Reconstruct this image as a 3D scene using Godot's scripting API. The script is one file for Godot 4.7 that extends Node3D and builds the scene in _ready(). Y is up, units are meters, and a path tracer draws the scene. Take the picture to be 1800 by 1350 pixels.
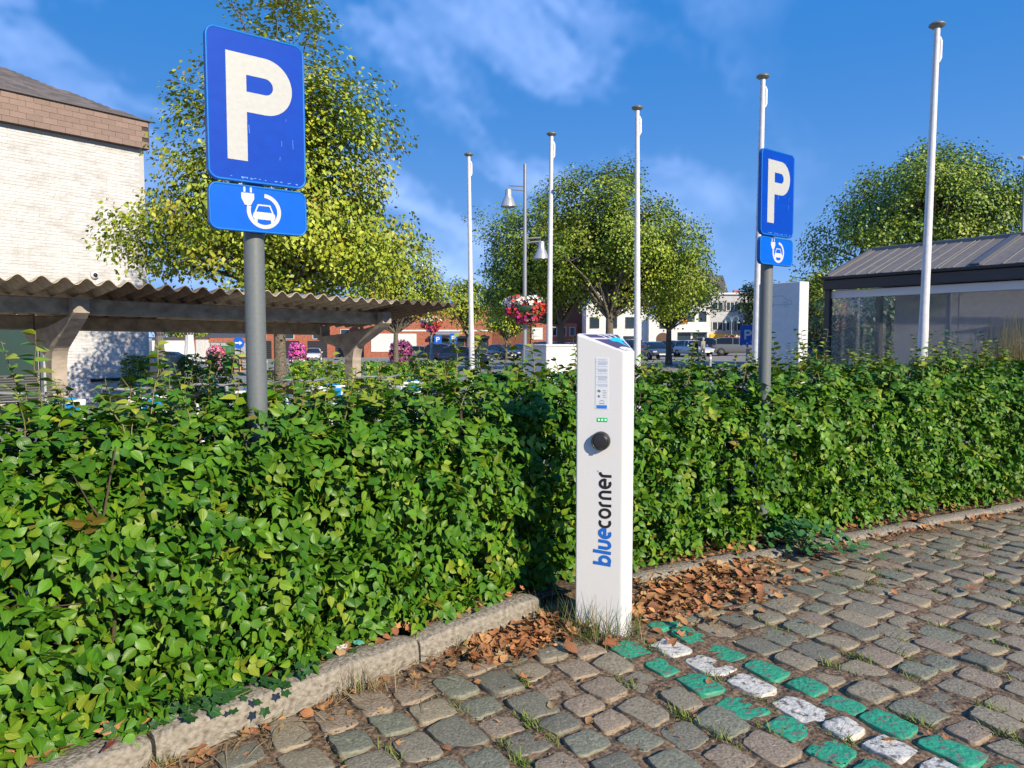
extends Node3D
# A parking kerb with a charging post, clipped hedges, parking signs and a town square behind.

const SUN_AZ := Vector2(0.63, -0.777)      # horizontal direction towards the sun (x right, y = depth away from the lens)
const SUN_EL := 28.0
var rng := RandomNumberGenerator.new()
var names := {}
var mats := {}
var noise_cache := {}
var leaf_mats := []

# ------------------------------------------------------------------ mesh builder
class MB:
	var v := PackedVector3Array()
	var uv := PackedVector2Array()
	var ix := PackedInt32Array()
	var col := PackedColorArray()
	var tint = null
	func p(a: Vector3, t := Vector2.ZERO) -> int:
		v.append(a)
		uv.append(t)
		if tint != null:
			col.append(tint)
		return v.size() - 1
	func t3(a: int, b: int, c: int) -> void:
		ix.append(a); ix.append(c); ix.append(b)
	func tri(a: Vector3, b: Vector3, c: Vector3, out: Vector3) -> void:
		var i := p(a)
		p(b); p(c)
		if (b - a).cross(c - a).dot(out) >= 0.0: t3(i, i + 1, i + 2)
		else: t3(i, i + 2, i + 1)
	func quad(a: Vector3, b: Vector3, c: Vector3, d: Vector3, out: Vector3) -> void:
		var i := p(a, Vector2(0, 1))
		p(b, Vector2(1, 1)); p(c, Vector2(1, 0)); p(d, Vector2(0, 0))
		if ((b - a).cross(c - a) + (c - a).cross(d - a)).dot(out) >= 0.0:
			t3(i, i + 1, i + 2); t3(i, i + 2, i + 3)
		else:
			t3(i, i + 2, i + 1); t3(i, i + 3, i + 2)
	func grid(rows: Array, closed := false, flip := false) -> void:
		var n: int = rows[0].size()
		var base := v.size()
		for r in rows.size():
			for k in n: p(rows[r][k], Vector2(float(k) / maxi(n - 1, 1), float(r) / maxi(rows.size() - 1, 1)))
		for r in rows.size() - 1:
			for k in (n if closed else n - 1):
				var a := base + r * n + k
				var b := base + r * n + (k + 1) % n
				var c := b + n
				var d := a + n
				if flip:
					t3(a, c, b); t3(a, d, c)
				else:
					t3(a, b, c); t3(a, c, d)
	func fan(ring: Array, out: Vector3) -> void:
		var m := Vector3.ZERO
		for q in ring: m += q
		m /= ring.size()
		for k in ring.size(): tri(m, ring[k], ring[(k + 1) % ring.size()], out)
	func tube(pts: Array, radii: Array, sides := 8, caps := true) -> void:
		var rows := []
		var ref := Vector3.UP
		var d0: Vector3 = (pts[1] - pts[0]).normalized()
		if absf(d0.dot(ref)) > 0.9: ref = Vector3.RIGHT
		var x := ref.cross(d0).normalized()
		for i in pts.size():
			var d: Vector3 = (pts[mini(i + 1, pts.size() - 1)] - pts[maxi(i - 1, 0)]).normalized()
			x = (x - d * x.dot(d)).normalized()
			var y := d.cross(x)
			var row := []
			for k in sides:
				var a := TAU * k / sides
				row.append(pts[i] + (x * cos(a) + y * sin(a)) * radii[i])
			rows.append(row)
		grid(rows, true)
		if caps:
			fan(rows[0], pts[0] - pts[1])
			fan(rows[-1], pts[-1] - pts[-2])
	func lathe(prof: Array, sides: int, xf := Transform3D()) -> void:
		var rows := []
		for q in prof:
			var row := []
			for k in sides:
				var a := TAU * k / sides
				row.append(xf * Vector3(q[0] * cos(a), q[1], -q[0] * sin(a)))
			rows.append(row)
		grid(rows, true)
	func box(c: Vector3, s: Vector3, b := 0.0, bs := Basis()) -> void:
		var h := s / 2.0
		if b <= 0.0:
			for ax in 3:
				for sg in [-1.0, 1.0]:
					var n := Vector3.ZERO
					n[ax] = sg
					var u := Vector3.ZERO
					u[(ax + 1) % 3] = h[(ax + 1) % 3]
					var w := Vector3.ZERO
					w[(ax + 2) % 3] = h[(ax + 2) % 3]
					var o := n * h[ax]
					quad(c + bs * (o - u - w), c + bs * (o + u - w), c + bs * (o + u + w), c + bs * (o - u + w), bs * n)
			return
		b = minf(b, minf(h.x, minf(h.y, h.z)) * 0.95)
		for ax in 3:
			var i1 := (ax + 1) % 3
			var i2 := (ax + 2) % 3
			for sg in [-1.0, 1.0]:
				var n := Vector3.ZERO
				n[ax] = sg
				var q := []
				for e in [[-1, -1], [1, -1], [1, 1], [-1, 1]]:
					var r := Vector3.ZERO
					r[ax] = sg * h[ax]; r[i1] = e[0] * (h[i1] - b); r[i2] = e[1] * (h[i2] - b)
					q.append(c + bs * r)
				quad(q[0], q[1], q[2], q[3], bs * n)
			for s1 in [-1.0, 1.0]:
				for s2 in [-1.0, 1.0]:
					var q := []
					for e in [-1.0, 1.0]:
						var r := Vector3.ZERO
						r[ax] = e * (h[ax] - b); r[i1] = s1 * h[i1]; r[i2] = s2 * (h[i2] - b)
						var r2 := r
						r2[i1] = s1 * (h[i1] - b); r2[i2] = s2 * h[i2]
						q.append([c + bs * r, c + bs * r2])
					var o := Vector3.ZERO
					o[i1] = s1; o[i2] = s2
					quad(q[0][0], q[1][0], q[1][1], q[0][1], bs * o)
		for sx in [-1.0, 1.0]:
			for sy in [-1.0, 1.0]:
				for sz in [-1.0, 1.0]:
					var g := Vector3(sx, sy, sz)
					tri(c + bs * (g * (h - Vector3(0, b, b))), c + bs * (g * (h - Vector3(b, 0, b))), c + bs * (g * (h - Vector3(b, b, 0))), bs * g)
	func bar(a: Vector3, b: Vector3, w: float, t: float, bev := 0.0, up := Vector3.UP) -> void:
		var d := b - a
		var z := d.normalized()
		if absf(z.dot(up)) > 0.99: up = Vector3.RIGHT
		var x := up.cross(z).normalized()
		box((a + b) / 2.0, Vector3(w, t, d.length()), bev, Basis(x, z.cross(x), z))
	func prism(poly: PackedVector2Array, z0: float, z1: float, xf := Transform3D(), both := true) -> void:
		var tr := Geometry2D.triangulate_polygon(poly)
		for k in range(0, tr.size(), 3):
			var a := poly[tr[k]]
			var b := poly[tr[k + 1]]
			var c := poly[tr[k + 2]]
			tri(xf * Vector3(a.x, a.y, z1), xf * Vector3(b.x, b.y, z1), xf * Vector3(c.x, c.y, z1), xf.basis.z * signf(z1 - z0))
			if both:
				tri(xf * Vector3(a.x, a.y, z0), xf * Vector3(b.x, b.y, z0), xf * Vector3(c.x, c.y, z0), -xf.basis.z * signf(z1 - z0))
		var area := 0.0
		for k in poly.size():
			area += poly[k].cross(poly[(k + 1) % poly.size()])
		for k in poly.size():
			var a := poly[k]
			var b := poly[(k + 1) % poly.size()]
			var e := (b - a).normalized()
			var o := Vector3(e.y, -e.x, 0) * signf(area)
			quad(xf * Vector3(a.x, a.y, z0), xf * Vector3(b.x, b.y, z0), xf * Vector3(b.x, b.y, z1), xf * Vector3(a.x, a.y, z1), xf.basis * o)
	func stroke(pts: Array, w: float, z: float, xf := Transform3D(), closed := false) -> void:
		var n := pts.size()
		var rows := []
		for i in (n + 1 if closed else n):
			var k := i % n
			var a: Vector2 = pts[(k - 1 + n) % n] if closed or k > 0 else pts[k]
			var b: Vector2 = pts[(k + 1) % n] if closed or k < n - 1 else pts[k]
			var d1: Vector2 = (pts[k] - a).normalized() if a != pts[k] else (b - pts[k]).normalized()
			var d2: Vector2 = (b - pts[k]).normalized() if b != pts[k] else d1
			var t := (d1 + d2).normalized()
			var nn := Vector2(-t.y, t.x)
			var m := w / 2.0 / maxf(0.5, nn.dot(Vector2(-d1.y, d1.x)))
			rows.append([pts[k] + nn * m, pts[k] - nn * m])
		for i in rows.size() - 1:
			var q := []
			for e in [rows[i][0], rows[i][1], rows[i + 1][1], rows[i + 1][0]]: q.append(xf * Vector3(e.x, e.y, z))
			quad(q[0], q[1], q[2], q[3], xf.basis.z)
	func mesh() -> ArrayMesh:
		var n := PackedVector3Array()
		n.resize(v.size())
		for k in range(0, ix.size(), 3):
			var a := v[ix[k]]
			var f := (v[ix[k + 2]] - a).cross(v[ix[k + 1]] - a)
			for e in 3: n[ix[k + e]] += f
		for k in n.size(): n[k] = n[k].normalized() if n[k].length_squared() > 0.0 else Vector3.UP
		var arr := []
		arr.resize(Mesh.ARRAY_MAX)
		arr[Mesh.ARRAY_VERTEX] = v
		arr[Mesh.ARRAY_NORMAL] = n
		arr[Mesh.ARRAY_TEX_UV] = uv
		arr[Mesh.ARRAY_INDEX] = ix
		if col.size() == v.size() and col.size() > 0: arr[Mesh.ARRAY_COLOR] = col
		var m := ArrayMesh.new()
		m.add_surface_from_arrays(Mesh.PRIMITIVE_TRIANGLES, arr)
		return m

# ------------------------------------------------------------------ nodes
func V(x: float, h: float, d: float) -> Vector3: return Vector3(x, h, -d)
func W2(q: Vector2, h := 0.0) -> Vector3: return Vector3(q.x, h, -q.y)

func numbered(called: String) -> String:
	if not names.has(called):
		names[called] = 0
		return called
	names[called] += 1
	return "%s_%03d" % [called, names[called]]

func tag(o: Node3D, label: String, category: String, group := "", kind := "") -> Node3D:
	if label: o.set_meta("label", label)
	if category: o.set_meta("category", category)
	if group: o.set_meta("group", group)
	if kind: o.set_meta("kind", kind)
	return o

func thing(called: String, label: String, category: String, at := Vector3.ZERO, turn := 0.0, group := "") -> Node3D:
	var o := Node3D.new()
	o.name = numbered(called)
	add_child(o)
	o.position = at
	o.rotation.y = turn
	tag(o, label, category, group)
	return o

func part(called: String, m, mat: Material, parent: Node, xf := Transform3D()) -> MeshInstance3D:
	var o := MeshInstance3D.new()
	o.name = called
	o.mesh = m.mesh() if m is MB else m
	o.material_override = mat
	o.transform = xf
	parent.add_child(o, true)
	return o

func solo(called: String, m, mat: Material, label: String, category: String, xf := Transform3D(), group := "") -> MeshInstance3D:
	var o := part(numbered(called), m, mat, self, xf)
	tag(o, label, category, group)
	return o

func struct(called: String, m, mat: Material, parent: Node = self) -> MeshInstance3D:
	var o := part(numbered(called) if parent == self else called, m, mat, parent)
	o.set_meta("kind", "structure")
	return o

func scatter(called: String, mesh: Mesh, mat: Material, list: Array, cols: Array, parent: Node) -> MultiMeshInstance3D:
	var mm := MultiMesh.new()
	mm.transform_format = MultiMesh.TRANSFORM_3D
	mm.use_colors = cols.size() > 0
	mm.mesh = mesh
	mm.instance_count = list.size()
	for k in list.size():
		mm.set_instance_transform(k, list[k])
		if cols.size() > 0: mm.set_instance_color(k, cols[k])
	var o := MultiMeshInstance3D.new()
	o.name = called if parent != self else numbered(called)
	o.multimesh = mm
	o.material_override = mat
	o.set_meta("kind", "stuff")
	parent.add_child(o, true)
	return o

func copy(o: Node3D, at: Vector3, turn: float, label := "", group := "") -> Node3D:
	var c := o.duplicate()
	var nm := String(o.name)
	if nm.length() > 4 and nm[nm.length() - 4] == "_" and nm.right(3).is_valid_int(): nm = nm.left(nm.length() - 4)
	c.name = numbered(nm)
	add_child(c)
	c.position = at
	c.rotation.y = turn
	if label: c.set_meta("label", label)
	if group: c.set_meta("group", group)
	return c

# ------------------------------------------------------------------ materials (colours given as linear base colours)
func lin(r: float, g: float, b: float) -> Color: return Color(r, g, b).linear_to_srgb()

func mk(key: String, c: Color, rough := 0.7, metal := 0.0, spec := 0.5) -> StandardMaterial3D:
	if mats.has(key): return mats[key]
	var m := StandardMaterial3D.new()
	m.resource_name = key
	m.albedo_color = c
	m.roughness = rough
	m.metallic = metal
	m.metallic_specular = spec
	mats[key] = m
	return m

func ntex(freq: float, seed_: int, stops: Array, cols: Array, size := 256, oct := 4, normal := false, bump := 4.0, sharp := false) -> NoiseTexture2D:
	var n := FastNoiseLite.new()
	n.seed = seed_
	n.noise_type = FastNoiseLite.TYPE_SIMPLEX_SMOOTH
	n.frequency = freq
	n.fractal_octaves = oct
	var t := NoiseTexture2D.new()
	t.width = size
	t.height = size
	t.seamless = true
	t.noise = n
	if normal:
		t.as_normal_map = true
		t.bump_strength = bump
	else:
		var g := Gradient.new()
		g.offsets = PackedFloat32Array(stops)
		g.colors = PackedColorArray(cols)
		if sharp: g.interpolation_mode = Gradient.GRADIENT_INTERPOLATE_CONSTANT
		t.color_ramp = g
	return t

func bumps(kind: String) -> NoiseTexture2D:
	if not noise_cache.has(kind):
		match kind:
			"fine": noise_cache[kind] = ntex(0.05, 3, [], [], 256, 4, true, 6.0)
			"coarse": noise_cache[kind] = ntex(0.02, 9, [], [], 256, 5, true, 9.0)
			"stone": noise_cache[kind] = ntex(0.03, 21, [], [], 512, 6, true, 14.0)
	return noise_cache[kind]

# a surface whose colour wanders between tones, mapped in world space (scale = repeats per metre)
func mottled(key: String, tones: Array, scale := 1.0, rough := 0.8, bump := "", depth := 1.0, freq := 0.03) -> StandardMaterial3D:
	if mats.has(key): return mats[key]
	var m := mk(key, Color.WHITE, rough)
	var st := []
	for k in tones.size(): st.append(0.2 + 0.6 * k / maxf(1.0, tones.size() - 1))
	m.albedo_texture = ntex(freq, key.hash() % 1000, st, tones, 256, 5)
	m.uv1_triplanar = true
	m.uv1_world_triplanar = true
	m.uv1_scale = Vector3.ONE * scale
	if bump:
		m.normal_enabled = true
		m.normal_texture = bumps(bump)
		m.normal_scale = depth
	return m

func rnd(a := 0.0, b := 1.0) -> float: return rng.randf_range(a, b)
func rv() -> Vector3: return Vector3(rnd(-1, 1), rnd(-1, 1), rnd(-1, 1))

func rrect(w: float, h: float, r: float, n := 6) -> PackedVector2Array:
	var q := PackedVector2Array()
	for c in [[w / 2 - r, h / 2 - r, 0.0], [-w / 2 + r, h / 2 - r, 90.0], [-w / 2 + r, -h / 2 + r, 180.0], [w / 2 - r, -h / 2 + r, 270.0]]:
		for k in n + 1:
			var a: float = deg_to_rad(c[2] + 90.0 * k / n)
			q.append(Vector2(c[0] + r * cos(a), c[1] + r * sin(a)))
	return q

func arc(cx: float, cy: float, rx: float, ry: float, a0: float, a1: float, n := 12) -> Array:
	var q := []
	for k in n + 1:
		var a := deg_to_rad(lerpf(a0, a1, float(k) / n))
		q.append(Vector2(cx + rx * cos(a), cy + ry * sin(a)))
	return q

func along(path: Array, s: float) -> Array:      # point, tangent and road-side normal at length s of a ground polyline
	var left := s
	for k in path.size() - 1:
		var e: Vector2 = path[k + 1] - path[k]
		var l := e.length()
		if left <= l or k == path.size() - 2:
			var t := e / l
			return [path[k] + t * left, t, Vector2(t.y, -t.x)]
		left -= l
	return []

func length_of(path: Array) -> float:
	var l := 0.0
	for k in path.size() - 1: l += path[k].distance_to(path[k + 1])
	return l

func beside(path: Array, q: Vector2) -> float:    # signed distance to a polyline, positive on the road side
	var best := 1e9
	var sg := 1.0
	for k in path.size() - 1:
		var c := Geometry2D.get_closest_point_to_segment(q, path[k], path[k + 1])
		var d := q.distance_to(c)
		if d < best:
			best = d
			var t: Vector2 = (path[k + 1] - path[k]).normalized()
			sg = signf((q - c).dot(Vector2(t.y, -t.x)))
	return best * sg

# ------------------------------------------------------------------ the place
const KERB_A := [Vector2(-2.75, 0.82), Vector2(-1.14, 2.45), Vector2(0.17, 3.77)]
const KERB_B := [Vector2(0.74, 4.24), Vector2(1.34, 4.58), Vector2(2.45, 5.2), Vector2(3.84, 5.93), Vector2(6.9, 7.5)]
var ROAD_EDGE := KERB_A + KERB_B
const COURSE := Vector2(0.56, -0.83)      # the courses of setts run this way, square to the kerb
const ACROSS := Vector2(0.83, 0.56)

func _ready() -> void:
	rng.seed = 71
	setup_view()
	leaf_materials()
	make_ground()
	make_setts()
	make_kerbs()
	make_planting_bed()
	make_building()
	make_square()
	make_pavilion()
	make_far_buildings()
	make_trees()
	make_shelter()
	make_flagpoles()
	make_hedges()
	make_signs()
	make_charger()
	make_square_furniture()
	make_cars()
	make_people()
	make_litter()

func setup_view() -> void:
	var cam := Camera3D.new()
	cam.name = "camera"
	cam.position = Vector3(0, 1.455, 0)
	cam.rotation_degrees = Vector3(-3.434, 0, 0)
	cam.fov = 54.88
	cam.near = 0.05
	cam.far = 2000.0
	add_child(cam)
	cam.current = true
	var sky := ProceduralSkyMaterial.new()
	sky.sky_top_color = lin(0.017, 0.165, 0.50)
	sky.sky_horizon_color = lin(0.27, 0.46, 0.80)
	sky.sky_curve = 0.105
	sky.ground_bottom_color = lin(0.12, 0.11, 0.10)
	sky.ground_horizon_color = lin(0.30, 0.42, 0.6)
	sky.sun_angle_max = 1.0
	sky.sky_cover = cirrus()
	sky.sky_cover_modulate = Color(1, 1, 1, 1)
	var env := Environment.new()
	env.background_mode = Environment.BG_SKY
	env.sky = Sky.new()
	env.sky.sky_material = sky
	env.tonemap_mode = Environment.TONE_MAPPER_LINEAR
	env.tonemap_exposure = 1.36
	env.sdfgi_enabled = true
	env.ssao_enabled = true
	env.ssil_enabled = true
	var we := WorldEnvironment.new()
	we.name = "world_environment"
	we.environment = env
	add_child(we)
	var sun := DirectionalLight3D.new()
	sun.name = "sun"
	sun.light_energy = 1.58
	sun.light_color = Color(1.0, 0.94, 0.835)
	sun.light_angular_distance = 0.5
	sun.shadow_enabled = true
	add_child(sun)
	var el := deg_to_rad(SUN_EL)
	sun.look_at_from_position(Vector3(SUN_AZ.x * cos(el), sin(el), -SUN_AZ.y * cos(el)) * 50.0, Vector3.ZERO)

# thin high cloud: streaks of noise over the whole sky, thicker towards one quarter of it
func cirrus() -> ImageTexture:
	var w := 1024
	var h := 512
	var im := Image.create(w, h, false, Image.FORMAT_RGBA8)
	var n1 := FastNoiseLite.new()
	n1.seed = 5
	n1.frequency = 1.0
	n1.fractal_octaves = 5
	n1.domain_warp_enabled = true
	n1.domain_warp_amplitude = 0.5
	n1.domain_warp_frequency = 1.4
	var n2 := FastNoiseLite.new()
	n2.seed = 14
	n2.frequency = 0.8
	for y in h / 2 + 4:
		var el := PI / 2 - PI * (y + 0.5) / h
		for x in w:
			var az := TAU * (x + 0.5) / w
			var d := Vector3(cos(az) * cos(el), sin(el), sin(az) * cos(el))
			var q := d / (maxf(d.y, 0.0) + 0.22)
			var st := n1.get_noise_3d(q.x * 1.1 + q.z * 0.7, 0.0, q.z * 2.4 - q.x * 1.4) * 0.5 + 0.5
			var big := n2.get_noise_3d(q.x * 0.7, 3.0, q.z * 0.7) * 0.5 + 0.42 + 0.33 * cos(az + 1.15)
			var a := clampf((st - 0.42) * 2.4, 0.0, 1.0) * clampf((big - 0.40) * 3.5, 0.0, 1.0)
			a += clampf(0.10 - d.y, 0.0, 0.1) * 1.2
			im.set_pixel(x, y, Color(0.78, 0.80, 0.92, clampf(a, 0.0, 1.0) * 0.42))
	return ImageTexture.create_from_image(im)

func leaf_materials() -> void:
	# one leaf blade: pale midrib and side veins, blade tone otherwise
	var n := 96
	var im := Image.create(n, n, false, Image.FORMAT_RGBA8)
	var hm := Image.create(n, n, false, Image.FORMAT_RGBA8)
	for y in n:
		for x in n:
			var u := absf((x + 0.5) / n - 0.5) * 2.0
			var t := (y + 0.5) / n
			var rib := smoothstep(0.09, 0.0, u)
			var f := fposmod((t - u * 0.42) * 8.0, 1.0)
			var side := smoothstep(0.16, 0.0, absf(f - 0.5)) * (1.0 - u * 0.4)
			var k := maxf(rib, side * 0.55)
			var c := Color(0.84, 0.84, 0.84).lerp(Color(1.0, 1.0, 0.92), k)
			im.set_pixel(x, y, c)
			var hh := 0.75 - 0.6 * rib - 0.35 * side
			hm.set_pixel(x, y, Color(hh, hh, hh))
	hm.bump_map_to_normal_map(2.6)
	var tex := ImageTexture.create_from_image(im)
	var nt := ImageTexture.create_from_image(hm)
	var base := func(key: String, rough: float) -> StandardMaterial3D:
		var m := mk(key, Color.WHITE, rough)
		m.albedo_texture = tex
		m.normal_enabled = true
		m.normal_texture = nt
		m.normal_scale = 0.8
		m.backlight_enabled = true
		m.backlight = Color(0.18, 0.30, 0.03)
		m.cull_mode = BaseMaterial3D.CULL_DISABLED
		return m
	var hl: StandardMaterial3D = base.call("hedge leaf", 0.38)
	hl.metallic_specular = 0.36
	hl.vertex_color_use_as_albedo = true
	var tl: StandardMaterial3D = base.call("tree leaf", 0.5)
	tl.vertex_color_use_as_albedo = true
	tl.normal_enabled = false
	var dl: StandardMaterial3D = base.call("dry leaf", 0.75)
	dl.vertex_color_use_as_albedo = true
	dl.backlight_enabled = false
	for k in 10:
		var m: StandardMaterial3D = base.call("hedge leaf tone %d" % k, 0.38)
		m.metallic_specular = 0.36
		m.albedo_color = leaf_tone(0).linear_to_srgb()
		leaf_mats.append(m)

func leaf_tone(age: int) -> Color:       # 0 a clipped hedge leaf, 1 a leaf of this year's long shoots
	var r := rnd() + 0.34 * age
	var c: Color
	if r < 0.46: c = Color(0.056, 0.178, 0.013)
	elif r < 0.82: c = Color(0.108, 0.272, 0.015)
	elif r < 0.945: c = Color(0.20, 0.345, 0.020)
	elif r < 0.996 or age == 1: c = Color(0.34, 0.41, 0.04)
	else: c = Color(0.40, 0.19, 0.05)
	var f := rnd(0.78, 1.2)
	return Color(c.r * f * rnd(0.9, 1.12), c.g * f, c.b * f)

# ------------------------------------------------------------------ ground
func make_ground() -> void:
	var g := MB.new()
	var ds := [-60.0, 0.0, 4.0, 8.0, 12.0, 16.0, 20.0, 24.0, 28.0, 32.0, 36.0, 40.0, 45.0, 50.0, 55.0, 60.0, 70.0, 90.0, 130.0, 200.0, 400.0, 1200.0]
	var rows := []
	for d in ds:
		var row := []
		for k in 61:
			var x := -60.0 + k * 2.0
			if k == 0: x = -700.0
			if k == 60: x = 700.0
			row.append(Vector3(x, gh(clampf(x, -60, 60), d), -d))
		rows.append(row)
	g.grid(rows)
	struct("ground", g, mottled("plaza asphalt", [lin(0.21, 0.195, 0.18), lin(0.29, 0.275, 0.25)], 0.35, 0.9, "fine", 0.4))

# soil between the setts and the setts themselves
func make_setts() -> void:
	var road := Node3D.new()
	road.name = "sett_road"
	road.set_meta("kind", "structure")
	add_child(road)
	var nz := FastNoiseLite.new()
	nz.seed = 4
	nz.frequency = 5.0
	var soil := MB.new()
	var rows := []
	nz.fractal_octaves = 3
	for r in 201:
		var row := []
		for k in 231:
			var q := Vector2(-2.6 + k * 0.037, 0.4 + r * 0.037)
			row.append(W2(q, 0.0235 + 0.016 * nz.get_noise_2d(q.x, q.y)))
		rows.append(row)
	soil.grid(rows)
	part("joint_soil", soil, mottled("joint soil", [lin(0.075, 0.047, 0.028), lin(0.15, 0.098, 0.060), lin(0.25, 0.175, 0.11)], 3.1, 0.95, "coarse", 1.0, 0.05), road)
	# six shapes of worn sett, each with a rounded irregular outline and a slightly domed top
	var shapes := []
	for s in 20:
		var m := MB.new()
		var n := 20
		var out := []
		var cn := []
		for e in [[-1, -1], [1, -1], [1, 1], [-1, 1]]: cn.append(Vector2(e[0], e[1]) * Vector2(rnd(0.80, 1.12), rnd(0.80, 1.12)))
		for k in n:
			var a := TAU * (k + 0.5) / n
			var p := pow(pow(absf(cos(a)), 7.0) + pow(absf(sin(a)), 7.0), -1.0 / 7.0)
			var q := Vector2(cos(a), sin(a)) * p * 0.5 + Vector2(0.5, 0.5)
			out.append((cn[0].lerp(cn[1], q.x)).lerp(cn[3].lerp(cn[2], q.x), q.y) * (1.0 + rnd(-0.055, 0.035)))
		var rr := []
		var tilt := Vector2(rnd(-0.10, 0.10), rnd(-0.10, 0.10))
		for e in [[1.04, -0.9], [1.0, 0.66], [0.985, 0.87], [0.95, 0.965], [0.66, 1.0], [0.30, 1.01]]:
			var row := []
			for k in n:
				var o: Vector2 = out[k] * e[0]
				var rough_y := rnd(-0.06, 0.05) if e[1] > 0.7 else 0.0
				row.append(Vector3(o.x, e[1] + rough_y + (o.dot(tilt) if e[1] > 0.5 else 0.0), o.y))
			rr.append(row)
		m.grid(rr, true, true)
		m.fan(rr[-1], Vector3.UP)
		shapes.append(m.mesh())
	var stone := []
	var tones := [[lin(0.180, 0.152, 0.104), lin(0.258, 0.221, 0.154)], [lin(0.139, 0.142, 0.100), lin(0.201, 0.201, 0.144)], [lin(0.196, 0.149, 0.104), lin(0.278, 0.218, 0.154)], [lin(0.170, 0.148, 0.104), lin(0.237, 0.208, 0.150)], [lin(0.129, 0.122, 0.092), lin(0.186, 0.175, 0.129)], [lin(0.206, 0.172, 0.113), lin(0.289, 0.240, 0.163)]]
	for k in tones.size():
		stone.append(mottled("sett stone %d" % k, [tones[k][0], tones[k][1], tones[k][1].lightened(0.08)], 3.2 + 0.4 * k, 0.62, "stone", 0.34, 0.05))
	var chip := func(key: String, paint: Color, sd: int) -> StandardMaterial3D:
		var m := mk(key, Color.WHITE, 0.6)
		m.albedo_texture = ntex(0.022, sd, [0.0, 0.27, 0.30, 0.55], [lin(0.17, 0.15, 0.13), lin(0.21, 0.2, 0.18), paint.darkened(0.06), paint], 512, 6, false, 1.0, true)
		m.uv1_triplanar = true
		m.uv1_world_triplanar = true
		m.uv1_scale = Vector3.ONE * 1.9
		m.normal_enabled = true
		m.normal_texture = bumps("stone")
		m.normal_scale = 0.35
		return m
	var green: StandardMaterial3D = chip.call("worn green road paint", lin(0.035, 0.33, 0.19), 31)
	var white: StandardMaterial3D = chip.call("worn white road paint", lin(0.60, 0.58, 0.53), 44)
	var o := Vector2(0.655, 3.49)
	var cells := []
	for i in range(-16, 34):
		var s := -7.5 + rnd(0.0, 0.15)
		while s < 4.2:
			var l := rnd(0.115, 0.215)
			var c: Vector2 = o + ACROSS * (0.172 * i + rnd(-0.009, 0.009) + 0.022 * nz.get_noise_2d(s * 0.12 + 40.0, i * 0.03)) + COURSE * (s + l / 2)
			var paint := 0
			if s + l / 2 > -0.09 and absi(i) <= 1:
				paint = 2 if i == 0 else 1
			s += l + rnd(0.018, 0.032)
			if c.y < -0.3 or c.y > 8.2 or c.x < -3.3 or c.x > 6.7: continue
			if beside(ROAD_EDGE, c) < 0.085: continue
			if Geometry2D.is_point_in_polygon(c, PackedVector2Array([Vector2(0.2, 3.5), Vector2(0.55, 3.38), Vector2(0.68, 3.55), Vector2(0.6, 4.1), Vector2(0.1, 4.1)])): continue
			var d := Vector3(c.x, -1.43, c.y)
			var sx := absf(c.x / maxf(c.y, 0.1))
			var seen := c.y > 2.2 and sx < 0.75
			cells.append([c, l, paint, d.length() + (0.0 if seen else 100.0), i])
	cells.sort_custom(func(a, b): return a[3] < b[3])
	var rest := MB.new()
	var spare: Array = shapes.map(func(m): return m.surface_get_arrays(0))
	for k in cells.size():
		var c: Array = cells[k]
		var w := rnd(0.136, 0.164)
		var bs := Basis(Vector3.UP, atan2(COURSE.y, COURSE.x) + rnd(-0.09, 0.09) + (PI if rnd() < 0.5 else 0.0)) * Basis.from_euler(Vector3(rnd(-0.03, 0.03), 0, rnd(-0.03, 0.03)))
		var hgt := rnd(0.027, 0.041)
		var xf := Transform3D(bs * Basis.from_scale(Vector3(c[1] / 2, hgt, w / 2)), W2(c[0], 0.0))
		var which := rng.randi() % shapes.size()
		if k < 300:
			var mat: Material = stone[rng.randi() % stone.size()]
			if c[2] == 1 and rnd() < 0.985: mat = green
			if c[2] == 2 and rnd() < 0.95: mat = white
			part("sett", shapes[which], mat, road, xf)
		else:
			var arr: Array = spare[which]
			var b := rest.v.size()
			for q in arr[Mesh.ARRAY_VERTEX]: rest.p(xf * q)
			for q in arr[Mesh.ARRAY_INDEX]: rest.ix.append(b + q)
	if rest.v.size():
		var r := part("sett_field", rest, stone[0], road)
		r.set_meta("kind", "stuff")

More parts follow.
